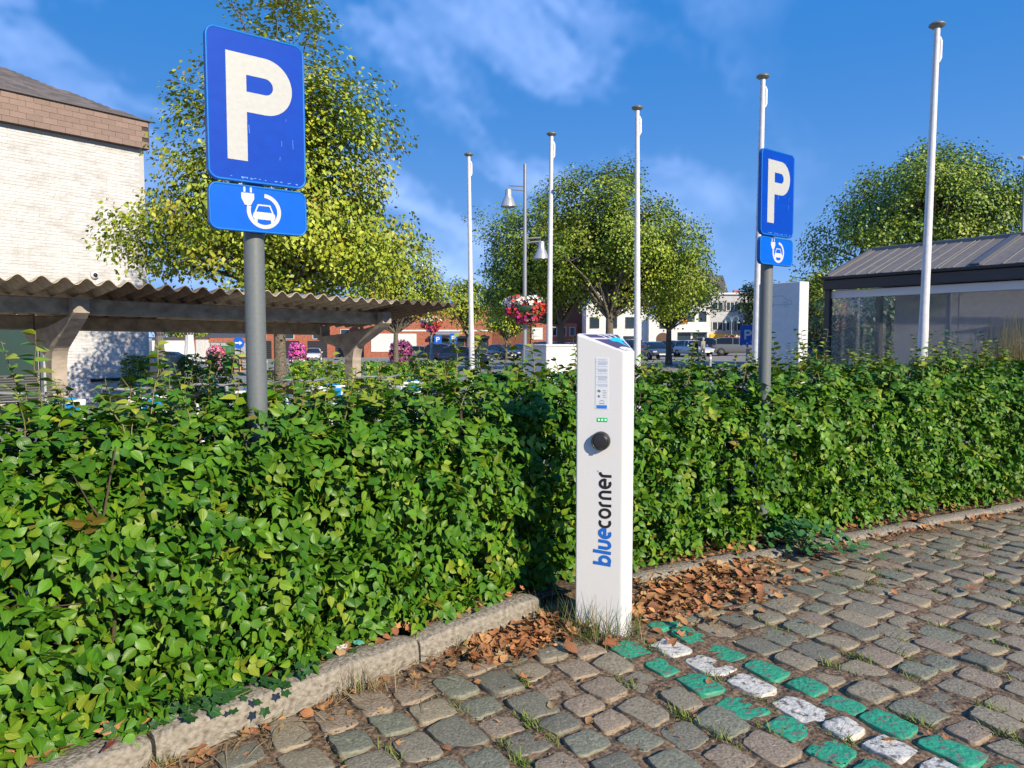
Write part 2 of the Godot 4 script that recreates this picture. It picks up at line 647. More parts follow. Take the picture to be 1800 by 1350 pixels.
func make_kerbs() -> void:
	var mat := mottled("kerb concrete", [lin(0.13, 0.113, 0.085), lin(0.235, 0.207, 0.165), lin(0.29, 0.26, 0.215), lin(0.35, 0.32, 0.27)], 4.3, 0.94, "fine", 0.9, 0.035)
	for run in [["kerb", KERB_A, 0.13, 1.05], ["kerb_001", KERB_B, 0.062, 0.95]]:
		var k := Node3D.new()
		k.name = run[0]
		k.set_meta("kind", "structure")
		add_child(k)
		var path: Array = run[1]
		var total := length_of(path)
		var s := 0.0
		while s < total - 0.1:
			var l := minf(run[3] * rnd(0.92, 1.08), total - s)
			var m := MB.new()
			var rows := []
			var lift := rnd(-0.012, 0.012)
			var n := 14
			for j in n + 1:
				var f := float(j) / n
				var e := along(path, s + 0.006 + f * (l - 0.012))
				var inw: Vector2 = -e[2]
				var end := 0.02 if j == 0 or j == n else 0.0
				var top: float = run[2] + lift - end
				var row := []
				for q in [[0.0 + end, -0.02], [0.0 + end, top * 0.55], [0.004 + end, top - 0.016], [0.016 + end, top - 0.003], [0.075, top + 0.001], [0.134 - end, top - 0.003], [0.148 - end, top - 0.025], [0.15 - end, -0.02]]:
					var g := Vector2(q[0], q[1]) + Vector2(rnd(-0.003, 0.003), rnd(-0.003, 0.003) if q[1] > 0.03 else 0.0)
					row.append(W2(e[0] + inw * g.x, g.y))
				rows.append(row)
			m.grid(rows, false, true)
			m.fan(rows[0], W2(path[0] - path[1]))
			m.fan(rows[-1], W2(path[1] - path[0]))
			part("kerbstone", m, mat, k)
			s += l

func make_planting_bed() -> void:
	var m := MB.new()
	var rows := []
	var path := [KERB_A[0], KERB_A[1], KERB_A[2], KERB_B[0], KERB_B[1], KERB_B[2], KERB_B[3], KERB_B[4]]
	var nz := FastNoiseLite.new()
	nz.seed = 8
	nz.frequency = 4.0
	var total := length_of(path)
	for j in 90:
		var e := along(path, total * j / 89.0)
		var row := []
		for q in 14:
			var off := 0.09 + q * 0.085
			var c: Vector2 = e[0] - e[2] * off
			row.append(W2(c, 0.065 + 0.025 * nz.get_noise_2d(c.x, c.y) - 0.02 * smoothstep(0.9, 1.2, off)))
		rows.append(row)
	m.grid(rows, false, true)
	struct("planting_bed", m, mottled("bed soil", [lin(0.03, 0.02, 0.013), lin(0.10, 0.065, 0.042), lin(0.19, 0.12, 0.075)], 2.5, 0.95, "coarse", 1.0, 0.05))

# ------------------------------------------------------------------ leaves and hedges
func leaf_mesh(fold := 0.25, droop := 0.25, width := 0.36, wave := 0.0) -> ArrayMesh:
	var m := MB.new()
	var prof := [[0.0, 0.03], [0.13, 0.70], [0.32, 1.0], [0.54, 0.90], [0.76, 0.50], [0.90, 0.17], [1.0, 0.0]]
	var rows := []
	for q in prof:
		var t: float = q[0]
		var w: float = q[1] * width
		var y := -droop * t * t
		var wv := wave * sin(t * 11.0)
		rows.append([Vector3(-w, y + w * fold + wv, t), Vector3(0, y, t), Vector3(w, y + w * fold - wv, t)])
	var b := 0
	for r in rows.size():
		for k in 3: m.p(rows[r][k], Vector2(0.5 + rows[r][k].x / (2.0 * width) * 0.98, prof[r][0]))
	for r in rows.size() - 1:
		for k in 2:
			var a := r * 3 + k
			m.t3(a, a + 3, a + 4)
			m.t3(a, a + 4, a + 1)
	return m.mesh()

func leaf_xf(at: Vector3, n: Vector3, tip: Vector3, size: float) -> Transform3D:
	n = n.normalized()
	var t := tip - n * tip.dot(n)
	t = t.normalized() if t.length() > 0.01 else n.cross(Vector3(0.3, 0.2, 0.9)).normalized()
	return Transform3D(Basis(n.cross(t) * size, n * size, t * size), at)

func shoot_mesh(seed_: int, length: float) -> ArrayMesh:
	rng.seed = seed_
	var st := MB.new()
	var pts := []
	var lean := Vector3(rnd(-0.25, 0.25), 1, rnd(-0.25, 0.25)).normalized()
	var bend := Vector3(rnd(-0.3, 0.3), 0, rnd(-0.3, 0.3))
	for k in 7:
		var f := k / 6.0
		pts.append(lean * length * f + bend * length * f * f + Vector3(rnd(-1, 1), 0, rnd(-1, 1)) * 0.006)
	st.tube(pts, [0.0034, 0.003, 0.0027, 0.0023, 0.0019, 0.0015, 0.001], 5)
	var lf := MB.new()
	var src := [leaf_mesh(0.35, 0.2), leaf_mesh(0.15, 0.4)]
	var count := int(length / 0.021)
	for k in count:
		var f := 0.2 + 0.8 * (k + rnd(0, 0.6)) / count
		var i := mini(int(f * 6.0), 5)
		var p: Vector3 = pts[i].lerp(pts[i + 1], f * 6.0 - i)
		var a := PI * k + rnd(-0.6, 0.6)
		var dir := Vector3(cos(a), rnd(-0.2, 0.6), sin(a))
		var xf := leaf_xf(p, Vector3(0, 1, 0) + rv() * 0.45 - dir * 0.3, dir, rnd(0.05, 0.075) * (1.15 - 0.55 * f))
		var arr: Array = src[k % 2].surface_get_arrays(0)
		var b := lf.v.size()
		var c := leaf_tone(1)
		lf.tint = c
		for q in arr[Mesh.ARRAY_VERTEX].size(): lf.p(xf * arr[Mesh.ARRAY_VERTEX][q], arr[Mesh.ARRAY_TEX_UV][q])
		for q in arr[Mesh.ARRAY_INDEX]: lf.ix.append(b + q)
	var am: ArrayMesh = lf.mesh()
	am.surface_set_material(0, mats["hedge leaf"])
	var sm: ArrayMesh = st.mesh()
	am.add_surface_from_arrays(Mesh.PRIMITIVE_TRIANGLES, sm.surface_get_arrays(0))
	am.surface_set_material(1, mk("young stem", lin(0.20, 0.17, 0.06), 0.6))
	return am

func hedge(called: String, label: String, path: Array, thick: float, height: float, count: int, deep: int, tall: Array, sd: int, size := 0.066, singles := 300, lightness := 1.0, low := 0.05) -> Node3D:
	rng.seed = sd
	var o := thing(called, label, "hedge", W2(path[0]))
	var inv := -o.position
	var n1 := FastNoiseLite.new()
	n1.seed = sd
	n1.frequency = 1.6
	n1.fractal_octaves = 3
	var total := length_of(path)
	var leaves := [leaf_mesh(0.22, 0.26, 0.32), leaf_mesh(0.46, 0.12, 0.31), leaf_mesh(0.12, 0.46, 0.35, 0.03)]
	var lists := [[], [], []]
	var cols := [[], [], []]
	var near := []
	var rr := minf(0.34, thick * 0.36)
	var flat := thick - 2 * rr
	var up := height - rr
	var arcl := rr * PI / 2
	var ring := up * 1.25 + arcl * 2 + flat
	var done := 0
	while done < count + deep:
		var s := rnd(0, total)
		var e := along(path, s)
		var outw := W2(e[2])
		var inner := done >= count
		var t := rnd(-0.02, ring) if not inner else rnd(-0.02, up + arcl + flat * 0.4)
		var off := 0.0       # metres behind the front line
		var hgt := 0.0
		var n := outw
		var zone := 0
		if t < up:
			hgt = t
		elif t < up + arcl:
			var a := (t - up) / rr
			off = rr - rr * cos(a)
			hgt = up + rr * sin(a)
			n = outw * cos(a) + Vector3.UP * sin(a)
			zone = 1 if a > rnd(0.3, 0.9) else 0
		elif t < up + arcl + flat:
			off = rr + t - up - arcl
			hgt = height
			n = Vector3.UP
			zone = 1
		elif t < up + arcl * 2 + flat:
			var a := (t - up - arcl - flat) / rr
			off = thick - rr + rr * sin(a)
			hgt = up + rr * cos(a)
			n = -outw * sin(a) + Vector3.UP * cos(a)
			zone = 1 if a < 0.8 else 0
		else:
			off = thick
			hgt = rnd(0, up)
			n = -outw
		hgt = maxf(hgt, low + rnd(0.0, 0.05))
		var p := W2(e[0] - e[2] * off, hgt)
		var nv := n1.get_noise_3dv(p * 1.2)
		var nf := n1.get_noise_3dv(p * 3.7 + Vector3(9, 4, 2))
		var bulge := nv * 0.085 + nf * 0.045 + sin(clampf(hgt / height, 0, 1) * PI) * 0.03
		var m := rng.randi_range(4, 8)
		done += m
		var depth := pow(rnd(), 1.5) * 0.14 if not inner else rnd(0.12, 0.42)
		if nf < -0.13 and depth < 0.10: continue
		p += n * (bulge - depth)
		var tang := rv()
		tang = (tang - n * tang.dot(n)).normalized()
		var tw: Vector3
		if zone == 0: tw = (n * rnd(0.2, 0.9) + tang * 0.9 + Vector3.UP * rnd(-0.5, 0.35)).normalized()
		else: tw = (n * rnd(0.1, 0.8) + tang * 0.9).normalized()
		var pn := n * 0.75 + Vector3.UP * 0.65 + rv() * 0.6
		pn = (pn - tw * pn.dot(tw)).normalized()
		var side := pn.cross(tw)
		var step := size * rnd(0.28, 0.42)
		var base_tone := leaf_tone(1 if lightness > 1.2 else 0)
		for j in m:
			var last := j == m - 1
			var lp := p + tw * step * j - Vector3.UP * 0.0012 * j * j + rv() * 0.004
			var tip := tw if last else tw * rnd(0.35, 0.8) + side * (1.0 if j % 2 else -1.0)
			tip += Vector3.DOWN * rnd(0.0, 0.7 if zone == 0 else 0.25) + rv() * 0.22
			var ln := pn + rv() * 0.38
			var sz := size * rnd(0.72, 1.12) * (0.8 if j == 0 or last else 1.05)
			var xf := leaf_xf(lp + inv, ln, tip, sz)
			var w := rng.randi() % 3
			var c := base_tone.lerp(leaf_tone(0), 0.4)
			c = Color(c.r * lightness, c.g * lightness, c.b * lightness)
			if singles > 0 and depth < 0.03 and not inner and lp.z < -2.0 and absf(lp.x / lp.z) < 0.68 and near.size() < 6000 and off < thick * 0.6:
				near.append([lp.distance_to(Vector3(0, 1.45, 0)), xf, w, zone, c])
			else:
				lists[w].append(xf)
				cols[w].append(c)
	near.sort_custom(func(a, b): return a[0] < b[0])
	for k in near.size():
		if k < singles:
			part("leaf", leaves[near[k][2]], leaf_mats[rng.randi() % leaf_mats.size()], o, near[k][1])
		else:
			lists[near[k][2]].append(near[k][1])
			cols[near[k][2]].append(near[k][4])
	for w in 3: scatter("foliage", leaves[w], mats["hedge leaf"], lists[w], cols[w], o)
	# woody stems inside
	var st := MB.new()
	for k in int(total * 16):
		var e := along(path, rnd(0.1, total - 0.1))
		var c := W2(e[0] - e[2] * rnd(thick * 0.22, thick * 0.75), 0.02)
		var pts := [c + inv]
		for j in 4: pts.append(pts[-1] + Vector3(rnd(-0.09, 0.09), height * 0.23, rnd(-0.09, 0.09)))
		st.tube(pts, [0.011, 0.009, 0.007, 0.005, 0.003], 5)
		for j in 5:
			var a: Vector3 = pts[1 + rng.randi() % 3]
			var d := Vector3(rnd(-1, 1), rnd(0.1, 0.8), rnd(-1, 1)).normalized() * rnd(0.15, 0.3)
			st.tube([a, a + d * 0.5 + rv() * 0.01, a + d], [0.005, 0.003, 0.002], 4, false)
	var b := part("branches", st, mk("hedge twig", lin(0.085, 0.06, 0.04), 0.85), o)
	b.set_meta("kind", "stuff")
	# long shoots above the clipped top
	if tall.size():
		var meshes := []
		for k in 6: meshes.append(shoot_mesh(sd + 100 + k, [0.13, 0.19, 0.26, 0.36, 0.15, 0.22][k]))
		rng.seed = sd + 7
		for k in int(tall[0]):
			var e := along(path, total * pow((k + rnd()) / tall[0], tall[1]))
			var c := W2(e[0] - e[2] * rnd(0.16, thick * 0.92), height - rnd(0.03, 0.10)) + inv
			var sh := part("shoot", meshes[rng.randi() % 6], null, o, Transform3D(Basis(Vector3.UP, rnd(0, TAU)).scaled(Vector3.ONE * rnd(0.6, 1.2)), c))
	return o

func make_hedges() -> void:
	var a := [KERB_A[0], KERB_A[1], KERB_A[2]]
	var pa := []
	for k in 3: pa.append(a[k] + Vector2(-0.707, 0.707) * 0.15)
	hedge("clipped_hedge", "clipped green hedge behind the raised kerb, round the sign post beside the bicycle shelter", pa, 0.95, 1.165, 28000, 32000, [220, 1.0], 301, 0.053, 300, 1.0, 0.17)
	var pb := [Vector2(-0.12, 3.98), Vector2(0.18, 4.06), Vector2(0.70, 4.40)]
	for k in range(1, 5): pb.append(KERB_B[k] + Vector2(-0.47, 0.88) * 0.17)
	hedge("clipped_hedge", "clipped green hedge behind the charging post, round the sign post before the white column", pb, 0.97, 1.21, 46000, 44000, [300, 0.9], 402, 0.053, 300, 1.0, 0.15)

# ------------------------------------------------------------------ parking signs
func ev_symbol(parent: Node3D, z: float, cx: float, cy: float, k: float) -> void:
	var white := mk("sign white film", lin(0.50, 0.51, 0.51), 0.45)
	var m := MB.new()
	m.stroke(arc(cx, cy, 0.063 * k, 0.063 * k, 88, -196, 36), 0.016 * k, z)
	var px := cx - 0.066 * k
	var py := cy + 0.045 * k
	m.prism(PackedVector2Array([Vector2(px - 0.026 * k, py + 0.022 * k), Vector2(px - 0.026 * k, py), Vector2(px - 0.012 * k, py - 0.026 * k), Vector2(px + 0.012 * k, py - 0.026 * k), Vector2(px + 0.026 * k, py), Vector2(px + 0.026 * k, py + 0.022 * k)]), z - 0.0006, z + 0.0004, Transform3D(), false)
	for e in [-1.0, 1.0]:
		m.prism(PackedVector2Array([Vector2(px + e * 0.013 * k - 0.004 * k, py + 0.025 * k), Vector2(px + e * 0.013 * k + 0.004 * k, py + 0.025 * k), Vector2(px + e * 0.013 * k + 0.004 * k, py + 0.046 * k), Vector2(px + e * 0.013 * k - 0.004 * k, py + 0.046 * k)]), z - 0.0006, z + 0.0004, Transform3D(), false)
	part("plug_symbol", m, white, parent)
	var c := MB.new()
	var y0 := cy - 0.012 * k
	c.prism(PackedVector2Array([Vector2(cx - 0.045 * k, y0), Vector2(cx - 0.047 * k, y0 - 0.014 * k), Vector2(cx - 0.04 * k, y0 - 0.022 * k), Vector2(cx - 0.04 * k, y0 - 0.034 * k), Vector2(cx - 0.028 * k, y0 - 0.034 * k), Vector2(cx - 0.028 * k, y0 - 0.022 * k), Vector2(cx + 0.028 * k, y0 - 0.022 * k), Vector2(cx + 0.028 * k, y0 - 0.034 * k), Vector2(cx + 0.04 * k, y0 - 0.034 * k), Vector2(cx + 0.04 * k, y0 - 0.022 * k), Vector2(cx + 0.047 * k, y0 - 0.014 * k), Vector2(cx + 0.045 * k, y0), Vector2(cx + 0.038 * k, y0 + 0.008 * k), Vector2(cx - 0.038 * k, y0 + 0.008 * k)]), z - 0.0006, z + 0.0004, Transform3D(), false)
	c.stroke([Vector2(cx - 0.036 * k, y0 + 0.008 * k), Vector2(cx - 0.024 * k, y0 + 0.036 * k), Vector2(cx + 0.024 * k, y0 + 0.036 * k), Vector2(cx + 0.036 * k, y0 + 0.008 * k)], 0.006 * k, z + 0.0002)
	part("car_symbol", c, white, parent)

func plate(called: String, w: float, h: float, rad: float, face: Material, o: Node3D, at: Vector3) -> MeshInstance3D:
	var rim := mk("sign rim blue", lin(0.005, 0.14, 0.52), 0.4, 0.0, 0.35)
	var b := MB.new()
	b.prism(rrect(w, h, rad, 8), -0.022, 0.0)
	# rounded raised border
	var ring := rrect(w - 0.008, h - 0.008, rad - 0.004, 8)
	var rows := []
	for e in [[0.0, 0.0], [0.0005, 0.0032], [-0.0035, 0.0048], [-0.0075, 0.003], [-0.009, 0.0]]:
		var r := rrect(w + 2 * e[0], h + 2 * e[0], maxf(0.004, rad + e[0]), 8)
		var row := []
		for q in r: row.append(Vector3(q.x, q.y, e[1]))
		rows.append(row)
	b.grid(rows, true)
	var p := part(called, b, rim, o, Transform3D(Basis(), at))
	var f := MB.new()
	f.prism(rrect(w - 0.014, h - 0.014, rad - 0.006, 8), 0.0, 0.0016, Transform3D(), false)
	part("face", f, face, p)
	return p

func parking_sign(label: String, at: Vector2, bottom: float, ph: float, seed_: int) -> void:
	var o := thing("parking_sign", label, "road sign", W2(at), deg_to_rad(38.7), "parking signs for electric cars")
	var face := mottled("sign blue film", [lin(0.0004, 0.045, 0.37), lin(0.0004, 0.052, 0.41)], 2.0, 0.5)
	face.metallic_specular = 0.25
	var post := MB.new()
	var top := bottom + 0.185 + 0.012 + ph
	post.lathe([[0.0, 0.0], [0.0415, 0.0], [0.0415, top - 0.05], [0.038, top - 0.044], [0.0, top - 0.042]], 32)
	part("post", post, mottled("grey painted post", [lin(0.125, 0.145, 0.155), lin(0.145, 0.165, 0.175)], 6.0, 0.5, "fine", 0.05), o, Transform3D(Basis(), Vector3(0, 0, -0.072)))
	var br := MB.new()
	for y in [bottom + 0.09, bottom + 0.3, bottom + 0.66]:
		br.lathe([[0.0425, y - 0.018], [0.0465, y - 0.018], [0.0465, y + 0.018], [0.0425, y + 0.018]], 24, Transform3D(Basis(), Vector3(0, 0, -0.072)))
		br.box(Vector3(0, y, -0.0255), Vector3(0.14, 0.03, 0.007), 0.001)
	part("clamp", br, mk("galvanised clamp", lin(0.35, 0.36, 0.37), 0.45, 0.7), o)
	var p1 := plate("parking_plate", 0.40, ph, 0.04, face, o, Vector3(0, bottom + 0.185 + 0.012 + ph / 2, 0))
	var l := MB.new()
	var x0 := -0.2
	var y0 := -ph / 2
	var z := 0.0026
	l.prism(PackedVector2Array([Vector2(x0 + 0.076, y0 + 0.084), Vector2(x0 + 0.156, y0 + 0.084), Vector2(x0 + 0.156, y0 + 0.505), Vector2(x0 + 0.076, y0 + 0.505)]), z - 0.001, z, Transform3D(), false)
	var bowl := [Vector2(x0 + 0.156, y0 + 0.465), Vector2(x0 + 0.226, y0 + 0.465)]
	bowl.append_array(arc(x0 + 0.232, y0 + 0.392, 0.073, 0.073, 88, -88, 20))
	bowl.append_array([Vector2(x0 + 0.226, y0 + 0.319), Vector2(x0 + 0.156, y0 + 0.319)])
	l.stroke(bowl, 0.08, z)
	part("letter", l, mottled("white reflective film", [lin(0.385, 0.40, 0.395), lin(0.43, 0.445, 0.44)], 5.0, 0.5), p1)
	# the film's faint vertical drip scratches
	rng.seed = seed_
	var sc := MB.new()
	for k in 9:
		var x := rnd(-0.13, 0.17)
		var y := rnd(-0.2, 0.25)
		sc.stroke([Vector2(x, y), Vector2(x + rnd(-0.003, 0.003), y - rnd(0.01, 0.04))], rnd(0.0008, 0.002), 0.0022)
	for k in 16:
		var x := rnd(-0.12, 0.16)
		sc.stroke([Vector2(x, -ph / 2 + 0.014 + rnd(0, 0.006)), Vector2(x + rnd(0.005, 0.014), -ph / 2 + 0.014 + rnd(0, 0.006))], rnd(0.002, 0.005), 0.0022)
	part("scratches", sc, mk("scratched film", lin(0.10, 0.33, 0.75), 0.5), p1).set_meta("kind", "stuff")
	var sub := mottled("sub plate blue", [lin(0.0006, 0.10, 0.58), lin(0.0006, 0.11, 0.62)], 2.0, 0.5)
	sub.metallic_specular = 0.25
	var p2 := plate("charging_plate", 0.40, 0.185, 0.035, sub, o, Vector3(0, bottom + 0.0925, 0))
	ev_symbol(p2, 0.0028, 0.018, -0.005, 1.0)

func make_signs() -> void:
	parking_sign("large blue parking sign with electric car plate, rising from the hedge beside the bicycle shelter", Vector2(-1.032, 3.06), 1.892, 0.59, 11)
	parking_sign("blue parking sign with electric car plate, rising from the hedge before the white column", Vector2(1.815, 5.12), 1.965, 0.57, 12)

# ------------------------------------------------------------------ charging post
func glyphs() -> Dictionary:
	var g := {}
	var r := 0.40
	g["o"] = [[0.86], [arc(0.43, 0.5, 0.33, 0.4, 0, 360, 20)]]
	g["c"] = [[0.74], [arc(0.43, 0.5, 0.33, 0.4, 55, 305, 16)]]
	g["e"] = [[0.84], [arc(0.43, 0.5, 0.33, 0.4, 0, 300, 18), [Vector2(0.12, 0.5), Vector2(0.84, 0.5)]]]
	g["r"] = [[0.56], [[Vector2(0.16, 0), Vector2(0.16, 0.62)] + arc(0.48, 0.62, 0.32, 0.28, 180, 92, 8)]]
	g["n"] = [[0.88], [[Vector2(0.16, 0), Vector2(0.16, 0.58)] + arc(0.43, 0.58, 0.27, 0.32, 180, 0, 12) + [Vector2(0.70, 0)]]]
	g["u"] = [[0.88], [[Vector2(0.16, 1.0), Vector2(0.16, 0.42)] + arc(0.43, 0.42, 0.27, 0.32, 180, 360, 12) + [Vector2(0.70, 1.0)]]]
	g["l"] = [[0.36], [[Vector2(0.18, 0), Vector2(0.18, 1.42)]]]
	g["b"] = [[0.88], [[Vector2(0.14, 0.02), Vector2(0.14, 1.42)], arc(0.45, 0.48, 0.31, 0.38, 0, 360, 20)]]
	return g

func lettering(word: String, m: MB, xf: Transform3D, x: float, h: float, w: float, slant: float, g: Dictionary) -> float:
	for ch in word:
		for path in g[ch][1]:
			var q := []
			for e in path: q.append(Vector2(x + (e.x + slant * e.y) * h * 0.97, e.y * h))
			m.stroke(q, w, 0.0, xf)
			xf.origin += xf.basis.z * 0.00006
		x += g[ch][0][0] * h * 1.03
	return x

func make_charger() -> void:
	var plan := [Vector2(0.303, 3.551), Vector2(0.53, 3.488), Vector2(0.588, 3.533), Vector2(0.548, 3.775)]
	var origin := W2(Vector2(0.49, 3.59))
	var o := thing("charging_post", "white wedge-shaped electric car charging post with slanted purple top between the two hedges", "charging post", origin)
	var white := mottled("white powder coat", [lin(0.60, 0.605, 0.62), lin(0.615, 0.62, 0.635)], 6.0, 0.42, "fine", 0.03)
	var rad := [0.008, 0.026, 0.024, 0.008]
	var pts := []
	for k in 4:
		var a: Vector2 = plan[(k + 3) % 4]
		var b: Vector2 = plan[k]
		var c: Vector2 = plan[(k + 1) % 4]
		var d1 := (a - b).normalized()
		var d2 := (c - b).normalized()
		var half := acos(d1.dot(d2)) / 2.0
		var r: float = rad[k]
		var cen := b + (d1 + d2).normalized() * r / sin(half)
		var s := b + d1 * r / tan(half)
		var e := b + d2 * r / tan(half)
		var a0 := (s - cen).angle()
		var da := wrapf((e - cen).angle() - a0, -PI, PI)
		pts.append(s + d1 * 0.002)
		for j in 9: pts.append(cen + Vector2.from_angle(a0 + da * j / 8.0) * r)
		pts.append(e + d2 * 0.002)
	var axis := Vector2(0.68, -0.733)
	var back: Vector2 = (plan[0] + plan[3]) / 2.0
	var topof := func(q: Vector2) -> float: return 1.492 - 0.42 * maxf(0.0, (q - back).dot(axis) + 0.02)
	var mid := Vector2.ZERO
	for q in pts: mid += q
	mid /= pts.size()
	var body := MB.new()
	var rows := [[], [], [], []]
	for q in pts:
		rows[0].append(W2(q, 0.0) - origin)
		rows[1].append(W2(q, topof.call(q) - 0.008) - origin)
		rows[2].append(W2(q.lerp(mid, 0.012), topof.call(q) - 0.002) - origin)
		rows[3].append(W2(q.lerp(mid, 0.045), topof.call(q)) - origin)
	body.grid([rows[0], rows[1]], true)
	body.grid([rows[1], rows[2], rows[3]], true)
	var lid := []
	for q in rows[3]: lid.append(q)
	body.fan(lid, Vector3.UP)
	part("body", body, white, o)
	# base seam
	var foot := MB.new()
	var fr := [[], [], []]
	for q in pts:
		fr[0].append(W2(q + (q - mid).normalized() * 0.008, 0.0) - origin)
		fr[1].append(W2(q + (q - mid).normalized() * 0.008, 0.03) - origin)
		fr[2].append(W2(q.lerp(mid, 0.02), 0.034) - origin)
	foot.grid(fr, true)
	part("foot_plate", foot, mk("zinc foot", lin(0.3, 0.3, 0.3), 0.5, 0.5), o)
	# the side with the socket
	var fx := W2(plan[1] - plan[0]).normalized()
	var fz := fx.cross(Vector3.UP)
	var face := Transform3D(Basis(fx, Vector3.UP, fz), W2(plan[0]) - origin)
	var sock := MB.new()
	sock.lathe([[0.0455, 0.0], [0.0455, 0.012], [0.0435, 0.026], [0.040, 0.031], [0.0375, 0.033]], 40)
	var at := face * Transform3D(Basis(Vector3.RIGHT, PI / 2), Vector3(0.128, 0.972, 0.0005))
	var body_mat := mk("black plastic", lin(0.018, 0.018, 0.02), 0.42)
	var so := part("socket", sock, body_mat, o, at)
	var cap := MB.new()
	cap.lathe([[0.0375, 0.033], [0.036, 0.0315], [0.0335, 0.0315], [0.0325, 0.034], [0.030, 0.036], [0.0, 0.037]], 40)
	cap.box(Vector3(0, 0.034, 0.036), Vector3(0.018, 0.006, 0.012), 0.002)
	part("socket_lid", cap, mk("black lid", lin(0.022, 0.022, 0.025), 0.35), so)
	var led := MB.new()
	led.prism(rrect(0.050, 0.019, 0.0015, 3), -0.002, 0.0008)
	var lm := mk("status strip", lin(0.03, 0.40, 0.13), 0.3)
	var lo := part("status_light", led, lm, o, face * Transform3D(Basis(), Vector3(0.133, 1.073, 0.001)))
	var dots := MB.new()
	for k in 3: dots.prism(PackedVector2Array(arc(-0.016 + 0.016 * k, 0, 0.0042, 0.0042, 0, 340, 12)), 0.0008, 0.0016, Transform3D(), false)
	var gl := mk("status lamp glow", lin(0.5, 0.9, 0.6), 0.3)
	gl.emission_enabled = true
	gl.emission = lin(0.45, 1.0, 0.6)
	gl.emission_energy_multiplier = 0.9
	part("lamp", dots, gl, lo)
	# instruction label
	var lab := MB.new()
	lab.prism(rrect(0.062, 0.245, 0.003, 3), -0.001, 0.0007)
	var lb := part("instruction_label", lab, mk("label film", lin(0.60, 0.63, 0.68), 0.35), o, face * Transform3D(Basis(), Vector3(0.130, 1.247, 0.0008)))
	var ink := MB.new()
	rng.seed = 9
	var y := 0.112
	for blk in [1, 3, 0, 3, 0, 4, 0, 2]:
		if blk == 0:
			ink.stroke([Vector2(-0.022, y), Vector2(0.026, y)], 0.0008, 0.0012)
			y -= 0.009
		for k in blk:
			var x := -0.018
			if k == 0 and blk > 1: ink.stroke([Vector2(-0.026, y), Vector2(-0.022, y)], 0.003, 0.0012)
			while x < 0.022:
				var l := rnd(0.004, 0.011)
				ink.stroke([Vector2(x, y), Vector2(minf(x + l, 0.027), y)], 0.0022, 0.0012)
				x += l + 0.0018
			y -= 0.0058
		y -= 0.004
	part("print", ink, mk("label ink", lin(0.16, 0.24, 0.45), 0.5), lb)
	var pic := MB.new()
	pic.prism(PackedVector2Array([Vector2(-0.024, -0.036), Vector2(-0.012, -0.044), Vector2(-0.004, -0.037), Vector2(-0.014, -0.029)]), 0.0, 0.0012, Transform3D(), false)
	pic.prism(PackedVector2Array(arc(-0.014, -0.062, 0.006, 0.006, 0, 330, 10)), 0.0, 0.0012, Transform3D(), false)
	for k in 5: pic.stroke([Vector2(0.004, -0.034 - k * 0.008), Vector2(rnd(0.018, 0.027), -0.034 - k * 0.008)], 0.0016, 0.0012)
	pic.stroke(arc(0.0, -0.092, 0.012, 0.010, 20, 160, 10), 0.0022, 0.0012)
	pic.stroke([Vector2(-0.012, -0.096), Vector2(0.014, -0.096)], 0.0026, 0.0012)
	part("pictogram", pic, mk("grey ink", lin(0.12, 0.14, 0.18), 0.5), lb)
	var bl := MB.new()
	bl.prism(rrect(0.050, 0.016, 0.001, 2), 0.0, 0.0013, Transform3D(Basis(), Vector3(0, -0.112, 0)), false)
	part("blue_field", bl, mk("label blue", lin(0.02, 0.17, 0.6), 0.4), lb)
	# name along the side
	var g := glyphs()
	var tx := Transform3D(Basis(Vector3.UP, -fx, fz), face * Vector3(0.180, 0.0, 0.0015))
	var t1 := MB.new()
	var x := lettering("blue", t1, tx, 0.362, 0.061, 0.0160, 0.10, g)
	part("lettering", t1, mk("blue lettering", lin(0.01, 0.12, 0.50), 0.4), o)
	var t2 := MB.new()
	x = lettering("corner", t2, tx, x + 0.001, 0.061, 0.0132, 0.0, g)
	t2.stroke(arc(x - 0.004, 0.066, 0.003, 0.003, 0, 360, 10), 0.001, 0.0, tx)
	part("lettering", t2, mk("black lettering", lin(0.012, 0.012, 0.014), 0.45), o)
	# printed slanted top
	var up_n := (W2(-axis * -0.42, 1.0)).normalized()
	var px := W2(Vector2(0.733, 0.68))
	var py := up_n.cross(px).normalized()
	var tf := Transform3D(Basis(px, py, px.cross(py)), W2(back + axis * 0.12, topof.call(back + axis * 0.12)) - origin)
	tf.origin += up_n * 0.0012
	var loc := func(q: Vector2) -> Vector2:
		var w3: Vector3 = W2(q, topof.call(q)) - origin - tf.origin
		return Vector2(w3.dot(px), w3.dot(py))
	var quadq := []
	for q in plan: quadq.append(loc.call(q))
	var inner := func(u: float, v: float) -> Vector2:    # u across, v from back to nose
		var l: Vector2 = quadq[0].lerp(quadq[1], v)
		var r: Vector2 = quadq[3].lerp(quadq[2], v)
		return l.lerp(r, u)
	var pan := MB.new()
	pan.prism(PackedVector2Array([inner.call(0.10, 0.06), inner.call(0.92, 0.06), inner.call(0.92, 0.24), inner.call(0.10, 0.24)]), -0.001, 0.0006, tf, false)
	pan.prism(PackedVector2Array([inner.call(0.10, 0.33), inner.call(0.92, 0.33), inner.call(0.88, 0.82), inner.call(0.12, 0.82)]), -0.001, 0.0006, tf, false)
	var po := part("display_panel", pan, mk("purple panel", lin(0.085, 0.045, 0.10), 0.3), o)
	var bolt := MB.new()
